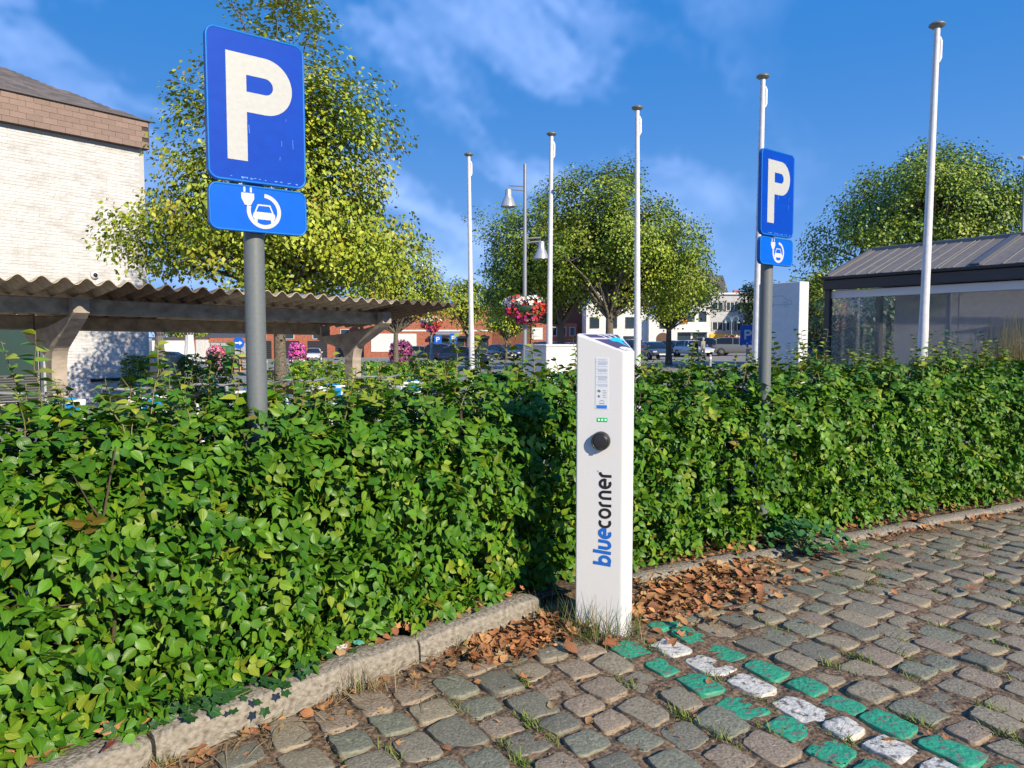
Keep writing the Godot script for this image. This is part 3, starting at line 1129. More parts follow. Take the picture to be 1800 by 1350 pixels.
	bolt.prism(PackedVector2Array([inner.call(0.50, 0.30), inner.call(0.66, 0.30), inner.call(0.66, 0.24), inner.call(0.88, 0.24), inner.call(0.90, 0.42), inner.call(0.82, 0.46), inner.call(0.84, 0.74), inner.call(0.66, 0.46), inner.call(0.52, 0.44)]), 0.0002, 0.0014, tf, false)
	part("bolt_symbol", bolt, mk("cyan print", lin(0.02, 0.52, 0.78), 0.35), po)
	var wl := MB.new()
	for k in 3: wl.stroke([inner.call(0.42 + k * 0.15, 0.08), inner.call(0.50 + k * 0.15, 0.14), inner.call(0.51 + k * 0.15, 0.26)], 0.010, 0.0010, tf)
	var oval := []
	for q in arc(0.52, 0.86, 0.30, 0.10, 0, 350, 18): oval.append(inner.call(q.x, q.y))
	wl.prism(PackedVector2Array(oval), 0.0002, 0.0012, tf, false)
	part("print", wl, mk("white print", lin(0.75, 0.76, 0.77), 0.4), po)
	var gd := MB.new()
	gd.stroke([inner.call(0.40, 0.9), inner.call(0.58, 0.9)], 0.006, 0.0018, tf)
	part("arrow_mark", gd, mk("cyan print", lin(0.02, 0.52, 0.78), 0.35), po)

# ------------------------------------------------------------------ white brick building
func make_building() -> void:
	rng.seed = 55
	var corner := Vector2(-8.82, 18.0)
	var dir := Vector2(-0.64, -0.768)          # along the wall, towards the viewer
	var o := thing("brick_building", "white painted brick building with brown shingle fascia and hipped roof", "building", W2(corner))
	var fx := -W2(dir)                          # x runs to the far corner
	var fz := fx.cross(Vector3.UP)
	o.transform.basis = Basis(fx, Vector3.UP, fz)
	var L := 24.0
	var eave := 6.62
	var open_x := -2.05                         # the glazed bay lies beyond this
	var mortar := mottled("painted mortar", [lin(0.43, 0.43, 0.425), lin(0.48, 0.48, 0.475)], 0.8, 0.85)
	var w := MB.new()
	w.box(Vector3(-L / 2 , (2.55 + eave) / 2, -2.5), Vector3(L, eave - 2.55, 5.0))
	w.box(Vector3(open_x / 2, 2.55 / 2, -2.5), Vector3(-open_x, 2.55, 5.0))
	w.box(Vector3((open_x - L) / 2, 2.55 / 2, -2.8), Vector3(L + open_x, 2.55, 4.3))
	part("wall", w, mortar, o)
	var bm := MB.new()
	bm.box(Vector3(0, 0, -0.003), Vector3(0.212, 0.065, 0.022), 0.005)
	var xs := []
	var cs := []
	var y := 0.04
	var row := 0
	while y < eave - 0.68:
		var x := -0.006 - (0.107 if row % 2 else 0.0)
		while x > -8.5:
			if (y > 2.6 or x - 0.1 > open_x) and x < -0.1:
				xs.append(Transform3D(Basis.from_euler(Vector3(rnd(-0.012, 0.012), rnd(-0.01, 0.01), rnd(-0.006, 0.006))), Vector3(x - 0.103 + rnd(-0.002, 0.002), y + rnd(-0.002, 0.002), rnd(-0.004, 0.001))))
				var t := rnd(0.555, 0.595)
				cs.append(Color(t * 0.985, t * 0.99, t))
			x -= 0.216
		y += 0.0695
		row += 1
	var pm := mottled("white painted brick", [lin(0.82, 0.80, 0.77), lin(1.0, 1.0, 1.0), lin(1.0, 1.0, 1.0)], 0.45, 0.75, "fine", 0.5, 0.02)
	pm.vertex_color_use_as_albedo = true
	scatter("bricks", bm.mesh(), pm, xs, cs, o)
	# fascia of shingles
	var fas := MB.new()
	fas.box(Vector3(-L / 2 + 0.02, eave - 0.32, 0.06), Vector3(L + 0.1, 0.64, 0.20))
	var fo := part("fascia", fas, mk("fascia backing", lin(0.06, 0.045, 0.04), 0.9), o)
	var sh := MB.new()
	sh.box(Vector3.ZERO, Vector3(0.296, 0.155, 0.016), 0.003)
	var shm := sh.mesh()
	var smats := []
	for k in 4: smats.append(mottled("shingle %d" % k, [lin(0.205 + 0.012 * k, 0.145 + 0.008 * k, 0.120 + 0.007 * k), lin(0.235 + 0.012 * k, 0.168 + 0.008 * k, 0.140 + 0.007 * k)], 1.5, 0.8, "fine", 0.3))
	for r in 5:
		for k in 22:
			var x := 0.05 - 0.15 - k * 0.30 - (0.15 if r % 2 else 0.0)
			var zz := 0.168 + 0.004 * rnd()
			if x < -6.3: continue
			part("shingle", shm, smats[rng.randi() % 4], fo, Transform3D(Basis(Vector3.RIGHT, -0.06), Vector3(x, eave - 0.56 + r * 0.126, zz)))
	var cap := MB.new()
	cap.box(Vector3(-L / 2 + 0.03, eave + 0.015, 0.08), Vector3(L + 0.2, 0.03, 0.30), 0.005)
	part("coping", cap, mk("lead coping", lin(0.12, 0.11, 0.11), 0.5, 0.3), o)
	var gut := MB.new()
	gut.box(Vector3(-L / 2 - 0.55, eave + 0.16, -0.26), Vector3(L - 0.9, 0.035, 0.10), 0.008)
	part("gutter", gut, mk("white gutter", lin(0.68, 0.68, 0.70), 0.4), o)
	# hipped roof
	var e0 := Vector3(0.12, eave + 0.03, 0.05)
	var run := 3.0
	var rise := 1.5
	var rf := MB.new()
	var a := e0
	var b := Vector3(-L, e0.y, 0.05)
	var c := Vector3(-L, e0.y + rise, 0.05 - run)
	var d := Vector3(0.12 - run, e0.y + rise, 0.05 - run)
	var f := Vector3(0.12, e0.y, 0.05 - 2 * run)
	rf.quad(a, b, c, d, Vector3(0, 1, 0.5))
	rf.tri(a, d, f, Vector3(0.5, 1, 0))
	rf.tri(f, d, c, Vector3(0, 1, -0.5))
	rf.tri(f, c, Vector3(-L, e0.y, 0.05 - 2 * run), Vector3(0, 1, -0.5))
	var ro := part("roof", rf, mk("roof underlay", lin(0.05, 0.045, 0.045), 0.9), o)
	var tl := MB.new()
	tl.box(Vector3.ZERO, Vector3(0.215, 0.014, 0.19), 0.003)
	var txs := []
	var tcs := []
	var slope := atan2(rise, run)
	for r in 20:
		var t := r * 0.16
		for k in 34:
			var x := 0.02 - k * 0.22 - (0.11 if r % 2 else 0.0)
			if x > 0.12 - t * cos(slope) or x < -7.0: continue
			txs.append(Transform3D(Basis(Vector3.RIGHT, slope - 0.04), Vector3(x, e0.y + 0.02 + t * sin(slope), 0.05 - t * cos(slope))))
			var g := rnd(0.085, 0.15)
			tcs.append(Color(g * 1.08, g * 0.93, g * 0.87))
	var tm := mk("roof tile", Color.WHITE, 0.85)
	tm.vertex_color_use_as_albedo = true
	scatter("roof_tiles", tl.mesh(), tm, txs, tcs, ro)
	# glazed ground-floor bay: posts, green-grey panes and louvres
	var frame := mk("grey window frame", lin(0.36, 0.38, 0.42), 0.5)
	var glass := mk("sea green panel", lin(0.035, 0.065, 0.06), 0.12)
	var x := open_x
	for k in 5:
		var po := MB.new()
		po.box(Vector3(x - 0.09, 1.275, -0.34), Vector3(0.16, 2.53, 0.20), 0.008)
		var wdw := part("window_bay", po, frame, o)
		var pn := MB.new()
		pn.box(Vector3(x - 0.72, 1.25, -0.50), Vector3(1.06, 1.20, 0.02))
		part("pane", pn, glass, wdw)
		for band in [[0.16, 10], [1.92, 10]]:
			for j in band[1]:
				var lv := MB.new()
				lv.box(Vector3(x - 0.72, band[0] + j * 0.055, -0.47), Vector3(1.06, 0.034, 0.03), 0.004, Basis(Vector3.RIGHT, 0.5))
				part("louvre", lv, mk("grey louvre", lin(0.11, 0.12, 0.12), 0.5), wdw)
		x -= 1.27
	var vent := MB.new()
	vent.box(Vector3(-0.75, 0.52, 0.035), Vector3(1.2, 0.07, 0.05), 0.006)
	part("air_slot", vent, mk("black slot", lin(0.01, 0.01, 0.012), 0.7), o)
	# dome camera
	var q := o.transform * Vector3(-1.2, 2.93, 0.03)
	var cm := thing("dome_camera", "small white dome security camera on the white brick wall", "camera", q, 0)
	cm.basis = Basis(Vector3.RIGHT, 0.0) * o.basis
	var dm := MB.new()
	dm.lathe([[0.0, -0.02], [0.085, -0.02], [0.085, 0.02], [0.078, 0.045], [0.05, 0.06]], 20, Transform3D(Basis(Vector3.RIGHT, PI / 2), Vector3.ZERO))
	part("housing", dm, mk("camera white", lin(0.7, 0.7, 0.7), 0.4), cm)
	var ln := MB.new()
	ln.lathe([[0.052, 0.055], [0.042, 0.085], [0.022, 0.102], [0.0, 0.107]], 16, Transform3D(Basis(Vector3.RIGHT, PI / 2), Vector3.ZERO))
	part("lens_dome", ln, mk("dark dome", lin(0.01, 0.01, 0.012), 0.1), cm)

# ------------------------------------------------------------------ bicycle shelter
func make_shelter() -> void:
	rng.seed = 66
	var e0 := Vector2(-4.25, 6.12)
	var k := Vector2(0.663, 0.749)
	var front := Vector2(0.749, -0.663)
	var o := thing("bicycle_shelter", "weathered concrete bicycle shelter with corrugated fibre cement roof", "shelter", W2(e0))
	o.transform.basis = Basis(W2(k), Vector3.UP, W2(front))     # x along, z towards the viewer
	var L := 4.62
	var x0 := -3.2
	var yof := func(z: float, x: float) -> float: return 1.965 + 0.12 * z - 0.010 * (x + 0.0)
	var under := mottled("fibre cement", [lin(0.36, 0.285, 0.18), lin(0.52, 0.42, 0.28), lin(0.62, 0.52, 0.37)], 1.2, 0.95, "coarse", 1.0, 0.04)
	var dark := mottled("mossy fibre cement", [lin(0.12, 0.085, 0.055), lin(0.24, 0.175, 0.115)], 1.2, 0.95, "coarse", 1.0, 0.04)
	var x := x0
	var n := 0
	while x < L - 0.3:
		var wv := 6
		var m := MB.new()
		var wide := 0.177 * wv
		var seg := wv * 10
		var lift := 0.009 * (n % 2)
		var top := []
		var bot := []
		var zs := [0.0, -0.55, -1.1, -1.65, -2.15]
		for zi in zs.size():
			var rt := []
			var rb := []
			for j in seg + 1:
				var xx := x + wide * 1.03 * j / seg
				var wav := 0.030 * cos(TAU * (xx - x0) / 0.177)
				var z: float = zs[zi] + (rnd(-0.004, 0.004) if zi == 0 else 0.0)
				var yy: float = yof.call(z, xx) + wav + lift
				rt.append(Vector3(xx, yy + 0.007, z))
				rb.append(Vector3(xx, yy, z))
			top.append(rt)
			bot.append(rb)
		m.grid(top)
		m.grid(bot, false, true)
		m.grid([bot[0], top[0]])
		m.grid([bot[-1], top[-1]], false, true)
		var ends := [[], []]
		for zi in zs.size():
			ends[0].append([bot[zi][0], top[zi][0]])
			ends[1].append([bot[zi][-1], top[zi][-1]])
		m.grid(ends[0]); m.grid(ends[1], false, true)
		part("roof_sheet", m, dark if n % 3 == 1 else under, o)
		x += wide
		n += 1
	var conc := mottled("shelter concrete", [lin(0.27, 0.23, 0.19), lin(0.38, 0.33, 0.275), lin(0.45, 0.395, 0.335)], 0.9, 0.9, "coarse", 0.5, 0.03)
	var beam := mottled("stained concrete", [lin(0.24, 0.20, 0.14), lin(0.35, 0.295, 0.21), lin(0.45, 0.385, 0.29)], 1.1, 0.9, "coarse", 0.5, 0.03)
	for z in [-0.6, -1.75]:
		var xa := x0 + 0.1
		while xa < L - 0.5:
			var xb := minf(xa + 3.85 if xa > x0 + 0.2 else 0.75, L - (0.10 if z > -1 else 0.35))
			var b := MB.new()
			var ya: float = yof.call(z, xa) - 0.115
			var yb: float = yof.call(z, xb) - 0.115
			b.bar(Vector3(xa + 0.004, ya, z), Vector3(xb - 0.004, yb, z), 0.09, 0.155, 0.008)
			part("purlin", b, beam, o)
			xa = xb
	for cx in [0.78, 4.42, -2.9]:
		var m := MB.new()
		var s := 0.185
		var t: float = yof.call(-0.6, cx) - 0.198
		var tb: float = yof.call(-1.75, cx) - 0.198
		var q := [Vector2(-1.27, 0.0), Vector2(-1.07, 0.0), Vector2(-1.085, 1.12)]
		for e in arc(-0.93, 1.14, 0.155, 0.26, 180, 105, 6): q.append(e)
		q.append_array([Vector2(-0.50, t - 0.035), Vector2(-0.42, t + 0.02), Vector2(-0.42, t + 0.16), Vector2(-0.53, t + 0.16), Vector2(-0.545, t - 0.006), Vector2(-1.14, tb + 0.035), Vector2(-1.22, tb + 0.03), Vector2(-1.80, tb - 0.012), Vector2(-1.805, tb + 0.14), Vector2(-1.89, tb + 0.14), Vector2(-1.91, tb - 0.06)])
		for e in arc(-1.40, 1.12, 0.145, 0.22, 80, 0, 6): q.append(e)
		var poly := PackedVector2Array(q)
		# section drawn as (z, y); extrude along x
		m.prism(poly, -0.07, 0.07, Transform3D(Basis(Vector3(0, 0, 1), Vector3.UP, Vector3(-1, 0, 0)), Vector3(cx, 0, 0)))
		part("column", m, conc, o)
	# share bikes parked underneath
	var first: Node3D = null
	var bx := [[0.15, 0.12], [0.95, -0.1], [1.75, 0.08], [2.75, -0.05], [3.75, 0.1]]
	var lbl := ["white share bike with blue basket panel parked under the shelter, by the first concrete column", "white share bike with blue basket panel under the shelter, second from the near column", "white share bike with blue basket panel in the middle of the row under the shelter", "white share bike with blue basket panel under the shelter, behind the large sign's post", "white share bike with blue basket panel under the shelter, by the far concrete column"]
	for j in bx.size():
		var at: Vector3 = o.transform * Vector3(bx[j][0], 0, 0.05)
		var turn: float = atan2(front.x, -front.y) + bx[j][1]
		if first == null:
			first = share_bike(lbl[0], at, turn)
		else:
			copy(first, at, turn, lbl[j])

func share_bike(label: String, at: Vector3, turn: float) -> Node3D:
	var o := thing("share_bike", label, "bicycle", at, turn, "share bikes under the shelter")
	var white := mk("bike white", lin(0.72, 0.73, 0.74), 0.35)
	var grey := mk("bike grey", lin(0.20, 0.21, 0.23), 0.45)
	var black := mk("bike black", lin(0.015, 0.015, 0.016), 0.6)
	for z in [0.53, -0.53]:
		var w := MB.new()
		var ring := []
		for k in 25:
			var a := TAU * k / 24
			ring.append(Vector3(0, 0.335 + 0.315 * cos(a), z + 0.315 * sin(a)))
		w.tube(ring, range(25).map(func(_i): return 0.021), 8, false)
		var wo := part("wheel", w, black, o)
		var sp := MB.new()
		for k in 12:
			var a := TAU * k / 12
			sp.tube([Vector3(0, 0.335, z), Vector3(0, 0.335 + 0.3 * cos(a), z + 0.3 * sin(a))], [0.0025, 0.0025], 4, false)
		sp.tube([Vector3(-0.05, 0.335, z), Vector3(0.05, 0.335, z)], [0.025, 0.025], 10)
		part("spokes", sp, mk("spoke steel", lin(0.5, 0.5, 0.5), 0.3, 0.8), wo)
		var md := MB.new()
		var rows := []
		for k in 17:
			var a := deg_to_rad(-75 + 150 * k / 16.0)
			var c := Vector3(0, 0.335 + 0.37 * cos(a), z + 0.37 * sin(a))
			var u := Vector3(0, cos(a), sin(a))
			rows.append([c + Vector3(-0.035, 0, 0) - u * 0.012, c + Vector3(0, 0, 0), c + Vector3(0.035, 0, 0) - u * 0.012])
		md.grid(rows)
		part("mudguard", md, grey if z < 0 else white, o)
	var fr := MB.new()
	fr.tube([Vector3(0, 0.335, -0.53), Vector3(0, 0.30, -0.05), Vector3(0, 0.42, 0.15), Vector3(0, 0.84, 0.36)], [0.022, 0.035, 0.035, 0.028], 10)
	fr.tube([Vector3(0, 0.30, -0.05), Vector3(0, 0.62, -0.16), Vector3(0, 0.86, -0.22)], [0.025, 0.02, 0.016], 8)
	fr.tube([Vector3(0, 0.335, -0.53), Vector3(0, 0.6, -0.16)], [0.014, 0.014], 6)
	part("frame", fr, white, o)
	var fk := MB.new()
	for s in [-0.05, 0.05]: fk.tube([Vector3(s, 0.335, 0.53), Vector3(s, 0.7, 0.43), Vector3(0, 0.74, 0.41), Vector3(0, 1.0, 0.33)], [0.012, 0.014, 0.018, 0.018], 8)
	part("fork", fk, grey, o)
	var hb := MB.new()
	hb.tube([Vector3(-0.30, 1.0, 0.12), Vector3(-0.26, 1.03, 0.25), Vector3(0, 1.01, 0.33), Vector3(0.26, 1.03, 0.25), Vector3(0.30, 1.0, 0.12)], [0.015, 0.013, 0.014, 0.013, 0.015], 8)
	part("handlebar", hb, grey, o)
	var sd := MB.new()
	sd.grid([[Vector3(-0.01, 0.88, 0.02), Vector3(0, 0.9, 0.03), Vector3(0.01, 0.88, 0.02)], [Vector3(-0.035, 0.88, -0.1), Vector3(0, 0.91, -0.1), Vector3(0.035, 0.88, -0.1)], [Vector3(-0.1, 0.88, -0.25), Vector3(0, 0.915, -0.25), Vector3(0.1, 0.88, -0.25)], [Vector3(-0.08, 0.86, -0.34), Vector3(0, 0.89, -0.35), Vector3(0.08, 0.86, -0.34)]], false, true)
	sd.grid([[Vector3(-0.01, 0.88, 0.02), Vector3(0, 0.85, 0.02), Vector3(0.01, 0.88, 0.02)], [Vector3(-0.035, 0.88, -0.1), Vector3(0, 0.85, -0.1), Vector3(0.035, 0.88, -0.1)], [Vector3(-0.1, 0.88, -0.25), Vector3(0, 0.85, -0.25), Vector3(0.1, 0.88, -0.25)], [Vector3(-0.08, 0.86, -0.34), Vector3(0, 0.85, -0.35), Vector3(0.08, 0.86, -0.34)]])
	part("saddle", sd, black, o)
	var bk := MB.new()
	bk.box(Vector3(0, 0.79, 0.60), Vector3(0.30, 0.02, 0.24), 0.006)
	bk.box(Vector3(0, 0.88, 0.715), Vector3(0.32, 0.20, 0.02), 0.006, Basis(Vector3.RIGHT, 0.2))
	for s in [-1.0, 1.0]: bk.box(Vector3(s * 0.155, 0.86, 0.60), Vector3(0.02, 0.14, 0.22), 0.006)
	var bo := part("basket", bk, white, o)
	var bp := MB.new()
	bp.box(Vector3(0.03, 0.905, 0.737), Vector3(0.16, 0.10, 0.006), 0.002, Basis(Vector3.RIGHT, 0.2))
	bp.box(Vector3(0.03, 0.985, 0.69), Vector3(0.13, 0.02, 0.06), 0.004)
	part("panel", bp, mk("bike blue", lin(0.01, 0.24, 0.62), 0.35), bo)
	return o

# ------------------------------------------------------------------ flagpoles
func make_flagpoles() -> void:
	var alu := mottled("white lacquered pole", [lin(0.56, 0.57, 0.60), lin(0.66, 0.67, 0.69)], 1.0, 0.38)
	var spots := [Vector2(6.03, 10.9), Vector2(4.27, 12.98), Vector2(2.50, 14.7), Vector2(0.82, 16.53), Vector2(-0.985, 18.33)]
	var lbl := ["white bare flagpole standing before the glazed pavilion", "white bare flagpole standing just behind a parking sign's blue plates", "white bare flagpole between the street trees and the charging post, middle of its row", "white bare flagpole rising from behind the low white box", "white bare flagpole at the end of the row by the bicycle shelter"]
	for k in 5:
		var o := thing("flagpole", lbl[k], "flagpole", W2(spots[k]), 0.0, "row of bare flagpoles")
		var lean := Basis.from_euler(Vector3(0, 0, [-0.012, -0.006, 0.010, -0.008, 0.012][k]))
		o.basis = lean
		var m := MB.new()
		m.lathe([[0.0, 0.0], [0.069, 0.0], [0.069, 1.6], [0.062, 1.9], [0.042, 5.92], [0.0, 5.92]], 20)
		part("mast", m, alu, o)
		var c := MB.new()
		c.lathe([[0.0, 5.90], [0.06, 5.915], [0.112, 5.95], [0.108, 5.972], [0.07, 6.0], [0.0, 6.012]], 20)
		part("finial", c, mk("dull metal cap", lin(0.20, 0.22, 0.20), 0.45, 0.4), o)
		var h := MB.new()
		h.tube([Vector3(0.045, 5.80, 0), Vector3(0.062, 5.74, 0), Vector3(0.064, 5.5, 0), Vector3(0.05, 5.44, 0)], [0.012, 0.024, 0.024, 0.012], 8)
		part("halyard_weight", h, mk("halyard white", lin(0.65, 0.66, 0.68), 0.4), o)
		var ft := MB.new()
		ft.lathe([[0.0, 0.0], [0.16, 0.0], [0.16, 0.02], [0.08, 0.03], [0.075, 0.12], [0.0, 0.12]], 20)
		part("base", ft, alu, o)

# ------------------------------------------------------------------ the square behind
func gh(x: float, d: float) -> float:       # the square falls gently away to one side
	return minf(0.0, -0.45 + 0.0235 * x) * smoothstep(18.0, 58.0, d)

func G(px: float, d: float, h := 0.0) -> Vector3:     # a spot on the square along the bearing px (in thousandths), d metres ahead
	var x := px / 1000.0 * d
	return Vector3(x, gh(x, d) + h, -d)

func box_part(called: String, c: Vector3, s: Vector3, mat: Material, parent: Node, bev := 0.01, bs := Basis()) -> MeshInstance3D:
	var m := MB.new()
	m.box(c, s, bev, bs)
	return part(called, m, mat, parent)

func make_square() -> void:
	# low white box by the flagpole
	var lacq := mottled("white lacquer", [lin(0.62, 0.63, 0.65), lin(0.72, 0.72, 0.73)], 0.8, 0.45)
	var ang := deg_to_rad(34.0)
	var b := thing("white_plinth", "low white box-shaped plinth with a flat lid at the foot of a flagpole", "plinth", W2(Vector2(0.86, 15.4)), ang)
	box_part("body", Vector3(0.45, 0.655, -0.28), Vector3(1.42, 1.31, 0.78), lacq, b, 0.012)
	box_part("lid", Vector3(0.45, 1.333, -0.28), Vector3(1.46, 0.045, 0.82), lacq, b, 0.008)
	# white column with a faded car print
	var c := thing("white_column", "tall white rectangular column with a faded car print, grey on its shaded side", "column", W2(Vector2(3.98, 10.0)), deg_to_rad(-35.0) )
	c.rotation.y = deg_to_rad(34.0)
	box_part("body", Vector3(-0.09, 1.115, -0.32), Vector3(0.20, 2.23, 0.66), mottled("column lacquer", [lin(0.60, 0.62, 0.65), lin(0.68, 0.69, 0.71)], 1.2, 0.5), c, 0.008)
	var pr := MB.new()
	var car := [Vector2(-0.20, 0.0), Vector2(-0.20, 0.05), Vector2(-0.13, 0.07), Vector2(-0.08, 0.12), Vector2(0.06, 0.12), Vector2(0.12, 0.07), Vector2(0.20, 0.05), Vector2(0.21, 0.0)]
	pr.stroke(car, 0.013, 0.0, Transform3D(Basis(Vector3(0, 0, 1), Vector3.UP, Vector3(-1, 0, 0)), Vector3(-0.1915, 1.93, -0.32)), true)
	for e in [-0.12, 0.12]: pr.stroke(arc(e, 0.0, 0.035, 0.035, 0, 360, 14), 0.012, 0.0005, Transform3D(Basis(Vector3(0, 0, 1), Vector3.UP, Vector3(-1, 0, 0)), Vector3(-0.1915, 1.93, -0.32)))
	part("car_print", pr, mk("faded teal print", lin(0.42, 0.52, 0.54), 0.5), c)
	# clipped hedges of the terrace
	hedge("terrace_hedge", "short dark clipped hedge between the white wall and the grey bin", [Vector2(-8.35, 15.75), Vector2(-7.80, 15.9)], 0.5, 1.08, 1700, 300, [], 31, 0.062, 0, 0.8)
	hedge("terrace_hedge", "longer dark clipped hedge on the open side of the grey bin", [Vector2(-7.2, 15.9), Vector2(-6.12, 16.05)], 0.5, 1.08, 3200, 600, [], 32, 0.062, 0, 0.8)
	hedge("terrace_hedge", "low yellowing clipped hedge beyond the shelter's far column", [Vector2(-5.9, 19.6), Vector2(-1.5, 20.6)], 0.6, 0.80, 8500, 1200, [30, 1.0], 33, 0.08, 0, 1.35)
	# grey bin with a slanted open top
	var bin := thing("litter_bin", "grey box-shaped litter bin with slanted opening set between two dark hedges", "bin", W2(Vector2(-7.5, 15.75)), deg_to_rad(-12.0))
	var bm := mottled("bin grey", [lin(0.27, 0.26, 0.24), lin(0.33, 0.32, 0.30)], 1.5, 0.6)
	var m := MB.new()
	m.prism(PackedVector2Array([Vector2(-0.25, 0), Vector2(0.25, 0), Vector2(0.25, 0.88), Vector2(0.05, 0.80), Vector2(-0.25, 1.10)]), -0.4, 0.0)
	part("front_panel", m, bm, bin)
	box_part("back_panel", Vector3(0, 0.55, -0.46), Vector3(0.5, 1.10, 0.03), bm, bin)
	box_part("side_panel", Vector3(0.262, 0.55, -0.2), Vector3(0.02, 1.10, 0.5), bm, bin)
	box_part("inner_flap", Vector3(0.0, 0.95, -0.25), Vector3(0.46, 0.02, 0.3), bm, bin)

func make_pavilion() -> void:
	rng.seed = 13
	var e0 := Vector2(6.62, 15.74)
	var fd := Vector2(0.583, -0.812)
	var inn := Vector2(0.812, 0.583)
	var o := thing("glazed_pavilion", "glazed restaurant pavilion with dark frame and ribbed grey awning roof", "pavilion", W2(e0))
	o.transform.basis = Basis(W2(fd), Vector3.UP, W2(-inn))       # x along the front, z outwards
	var L := 9.0
	var dark := mk("anthracite frame", lin(0.030, 0.033, 0.042), 0.4)
	var white := mk("pavilion white", lin(0.62, 0.63, 0.65), 0.45)
	box_part("eave_beam", Vector3(L / 2, 2.60, -0.02), Vector3(L, 0.20, 0.20), dark, o)
	box_part("gutter", Vector3(L / 2, 2.735, 0.06), Vector3(L + 0.06, 0.06, 0.14), mk("gutter black", lin(0.012, 0.012, 0.015), 0.4), o)
	box_part("header", Vector3(L / 2, 2.40, -0.08), Vector3(L, 0.16, 0.05), white, o)
	box_part("sill", Vector3(L / 2, 0.10, -0.06), Vector3(L, 0.20, 0.16), white, o)
	box_part("floor", Vector3(L / 2, 0.03, -2.2), Vector3(L - 0.1, 0.06, 4.2), mk("pavilion floor", lin(0.10, 0.08, 0.07), 0.6), o)
	for p in [[0.06, -0.02], [L - 0.06, -0.02], [0.06, -4.2], [0.06, -2.1]]:
		box_part("post", Vector3(p[0], 1.25, p[1] - 0.02), Vector3(0.12, 2.5, 0.12), dark, o)
	var glass := mk("pavilion glass", Color(0.62, 0.66, 0.70, 0.10), 0.03)
	glass.transparency = BaseMaterial3D.TRANSPARENCY_ALPHA
	for k in 7:
		box_part("pane", Vector3(0.13 + 1.25 * (k + 0.5), 1.26, -0.06), Vector3(1.235, 2.1, 0.012), glass, o, 0.0)
	for k in 3: box_part("pane", Vector3(0.06, 1.26, -0.75 - k * 1.36), Vector3(0.012, 2.3, 1.2), glass, o, 0.0)
	# sloping roof: awning cloth over rafters
	var rows := []
	var seg := 45
	for r in 2:
		var row := []
		for k in seg * 2 + 1:
			var x := L * k / (seg * 2.0)
			var rib := 0.012 if k % 6 == 0 else 0.0
			row.append(Vector3(x, (2.77 if r == 0 else 3.43) + rib, 0.02 if r == 0 else -1.72))
		rows.append(row)
	var m := MB.new()
	m.grid(rows)
	var cloth := mottled("grey awning cloth", [lin(0.14, 0.128, 0.125), lin(0.19, 0.175, 0.165)], 0.8, 0.85, "fine", 0.2)
	var rf := part("awning_roof", m, cloth, o)
	for x in [0.03, 2.9, 5.75, 8.6]:
		var b := MB.new()
		b.bar(Vector3(x, 2.80, 0.0), Vector3(x, 3.46, -1.74), 0.16 if x > 0.1 else 0.08, 0.05, 0.006)
		part("rafter", b, mk("rafter grey", lin(0.10, 0.10, 0.11), 0.5), rf)
	for k in 36:
		var b := MB.new()
		var x := 0.2 + k * 0.24 + rnd(-0.09, 0.09)
		b.bar(Vector3(x, 2.785, 0.0), Vector3(x, 3.442, -1.72), 0.014, 0.012, 0.0)
		part("seam", b, mk("seam grey", lin(0.215, 0.20, 0.19), 0.7), rf)
	box_part("ridge_beam", Vector3(L / 2, 3.45, -1.80), Vector3(L, 0.12, 0.16), mk("ridge grey", lin(0.15, 0.16, 0.18), 0.45), o)
	var back := MB.new()
	back.quad(Vector3(0, 3.43, -1.85), Vector3(L, 3.43, -1.85), Vector3(L, 2.6, -4.3), Vector3(0, 2.6, -4.3), Vector3(0, 1, -0.3))
	part("rear_roof", back, dark, o)
	var gb := MB.new()
	gb.tri(Vector3(0.01, 2.7, 0.0), Vector3(0.01, 3.42, -1.78), Vector3(0.01, 2.6, -4.28), Vector3(-1, 0, 0))
	gb.tri(Vector3(0.03, 2.7, 0.0), Vector3(0.03, 3.42, -1.78), Vector3(0.03, 2.6, -4.28), Vector3(1, 0, 0))
	part("gable", gb, dark, o)
	box_part("roof_unit", Vector3(5.4, 3.55, -4.6), Vector3(5.0, 0.65, 1.5), mottled("roof unit grey", [lin(0.24, 0.26, 0.30), lin(0.30, 0.32, 0.35)], 0.6, 0.5), o)
	# the inside: dark rear wall, pale blind, dark door
	box_part("rear_wall", Vector3(L / 2 + 0.1, 1.25, -4.35), Vector3(L - 0.2, 2.5, 0.1), mottled("interior timber", [lin(0.28, 0.24, 0.20), lin(0.33, 0.29, 0.245)], 0.8, 0.7), o)
	box_part("side_wall", Vector3(1.62, 1.25, -1.25), Vector3(1.5, 2.45, 0.08), mottled("interior grey paint", [lin(0.30, 0.30, 0.31), lin(0.34, 0.34, 0.35)], 0.8, 0.6), o)
	box_part("blind", Vector3(5.4, 1.30, -0.95), Vector3(6.6, 2.2, 0.04), mottled("grey blind", [lin(0.34, 0.33, 0.335), lin(0.40, 0.39, 0.395)], 1.0, 0.8), o)
	box_part("ceiling", Vector3(L / 2, 2.47, -2.15), Vector3(L - 0.2, 0.04, 3.9), mk("interior ceiling", lin(0.16, 0.16, 0.165), 0.7), o)
	# white chairs and cone lamps standing inside
	var cone_l := ["white cone-shaped floor lamp inside the pavilion, by the corner post", "white cone-shaped floor lamp inside the pavilion, before the dark wall"]
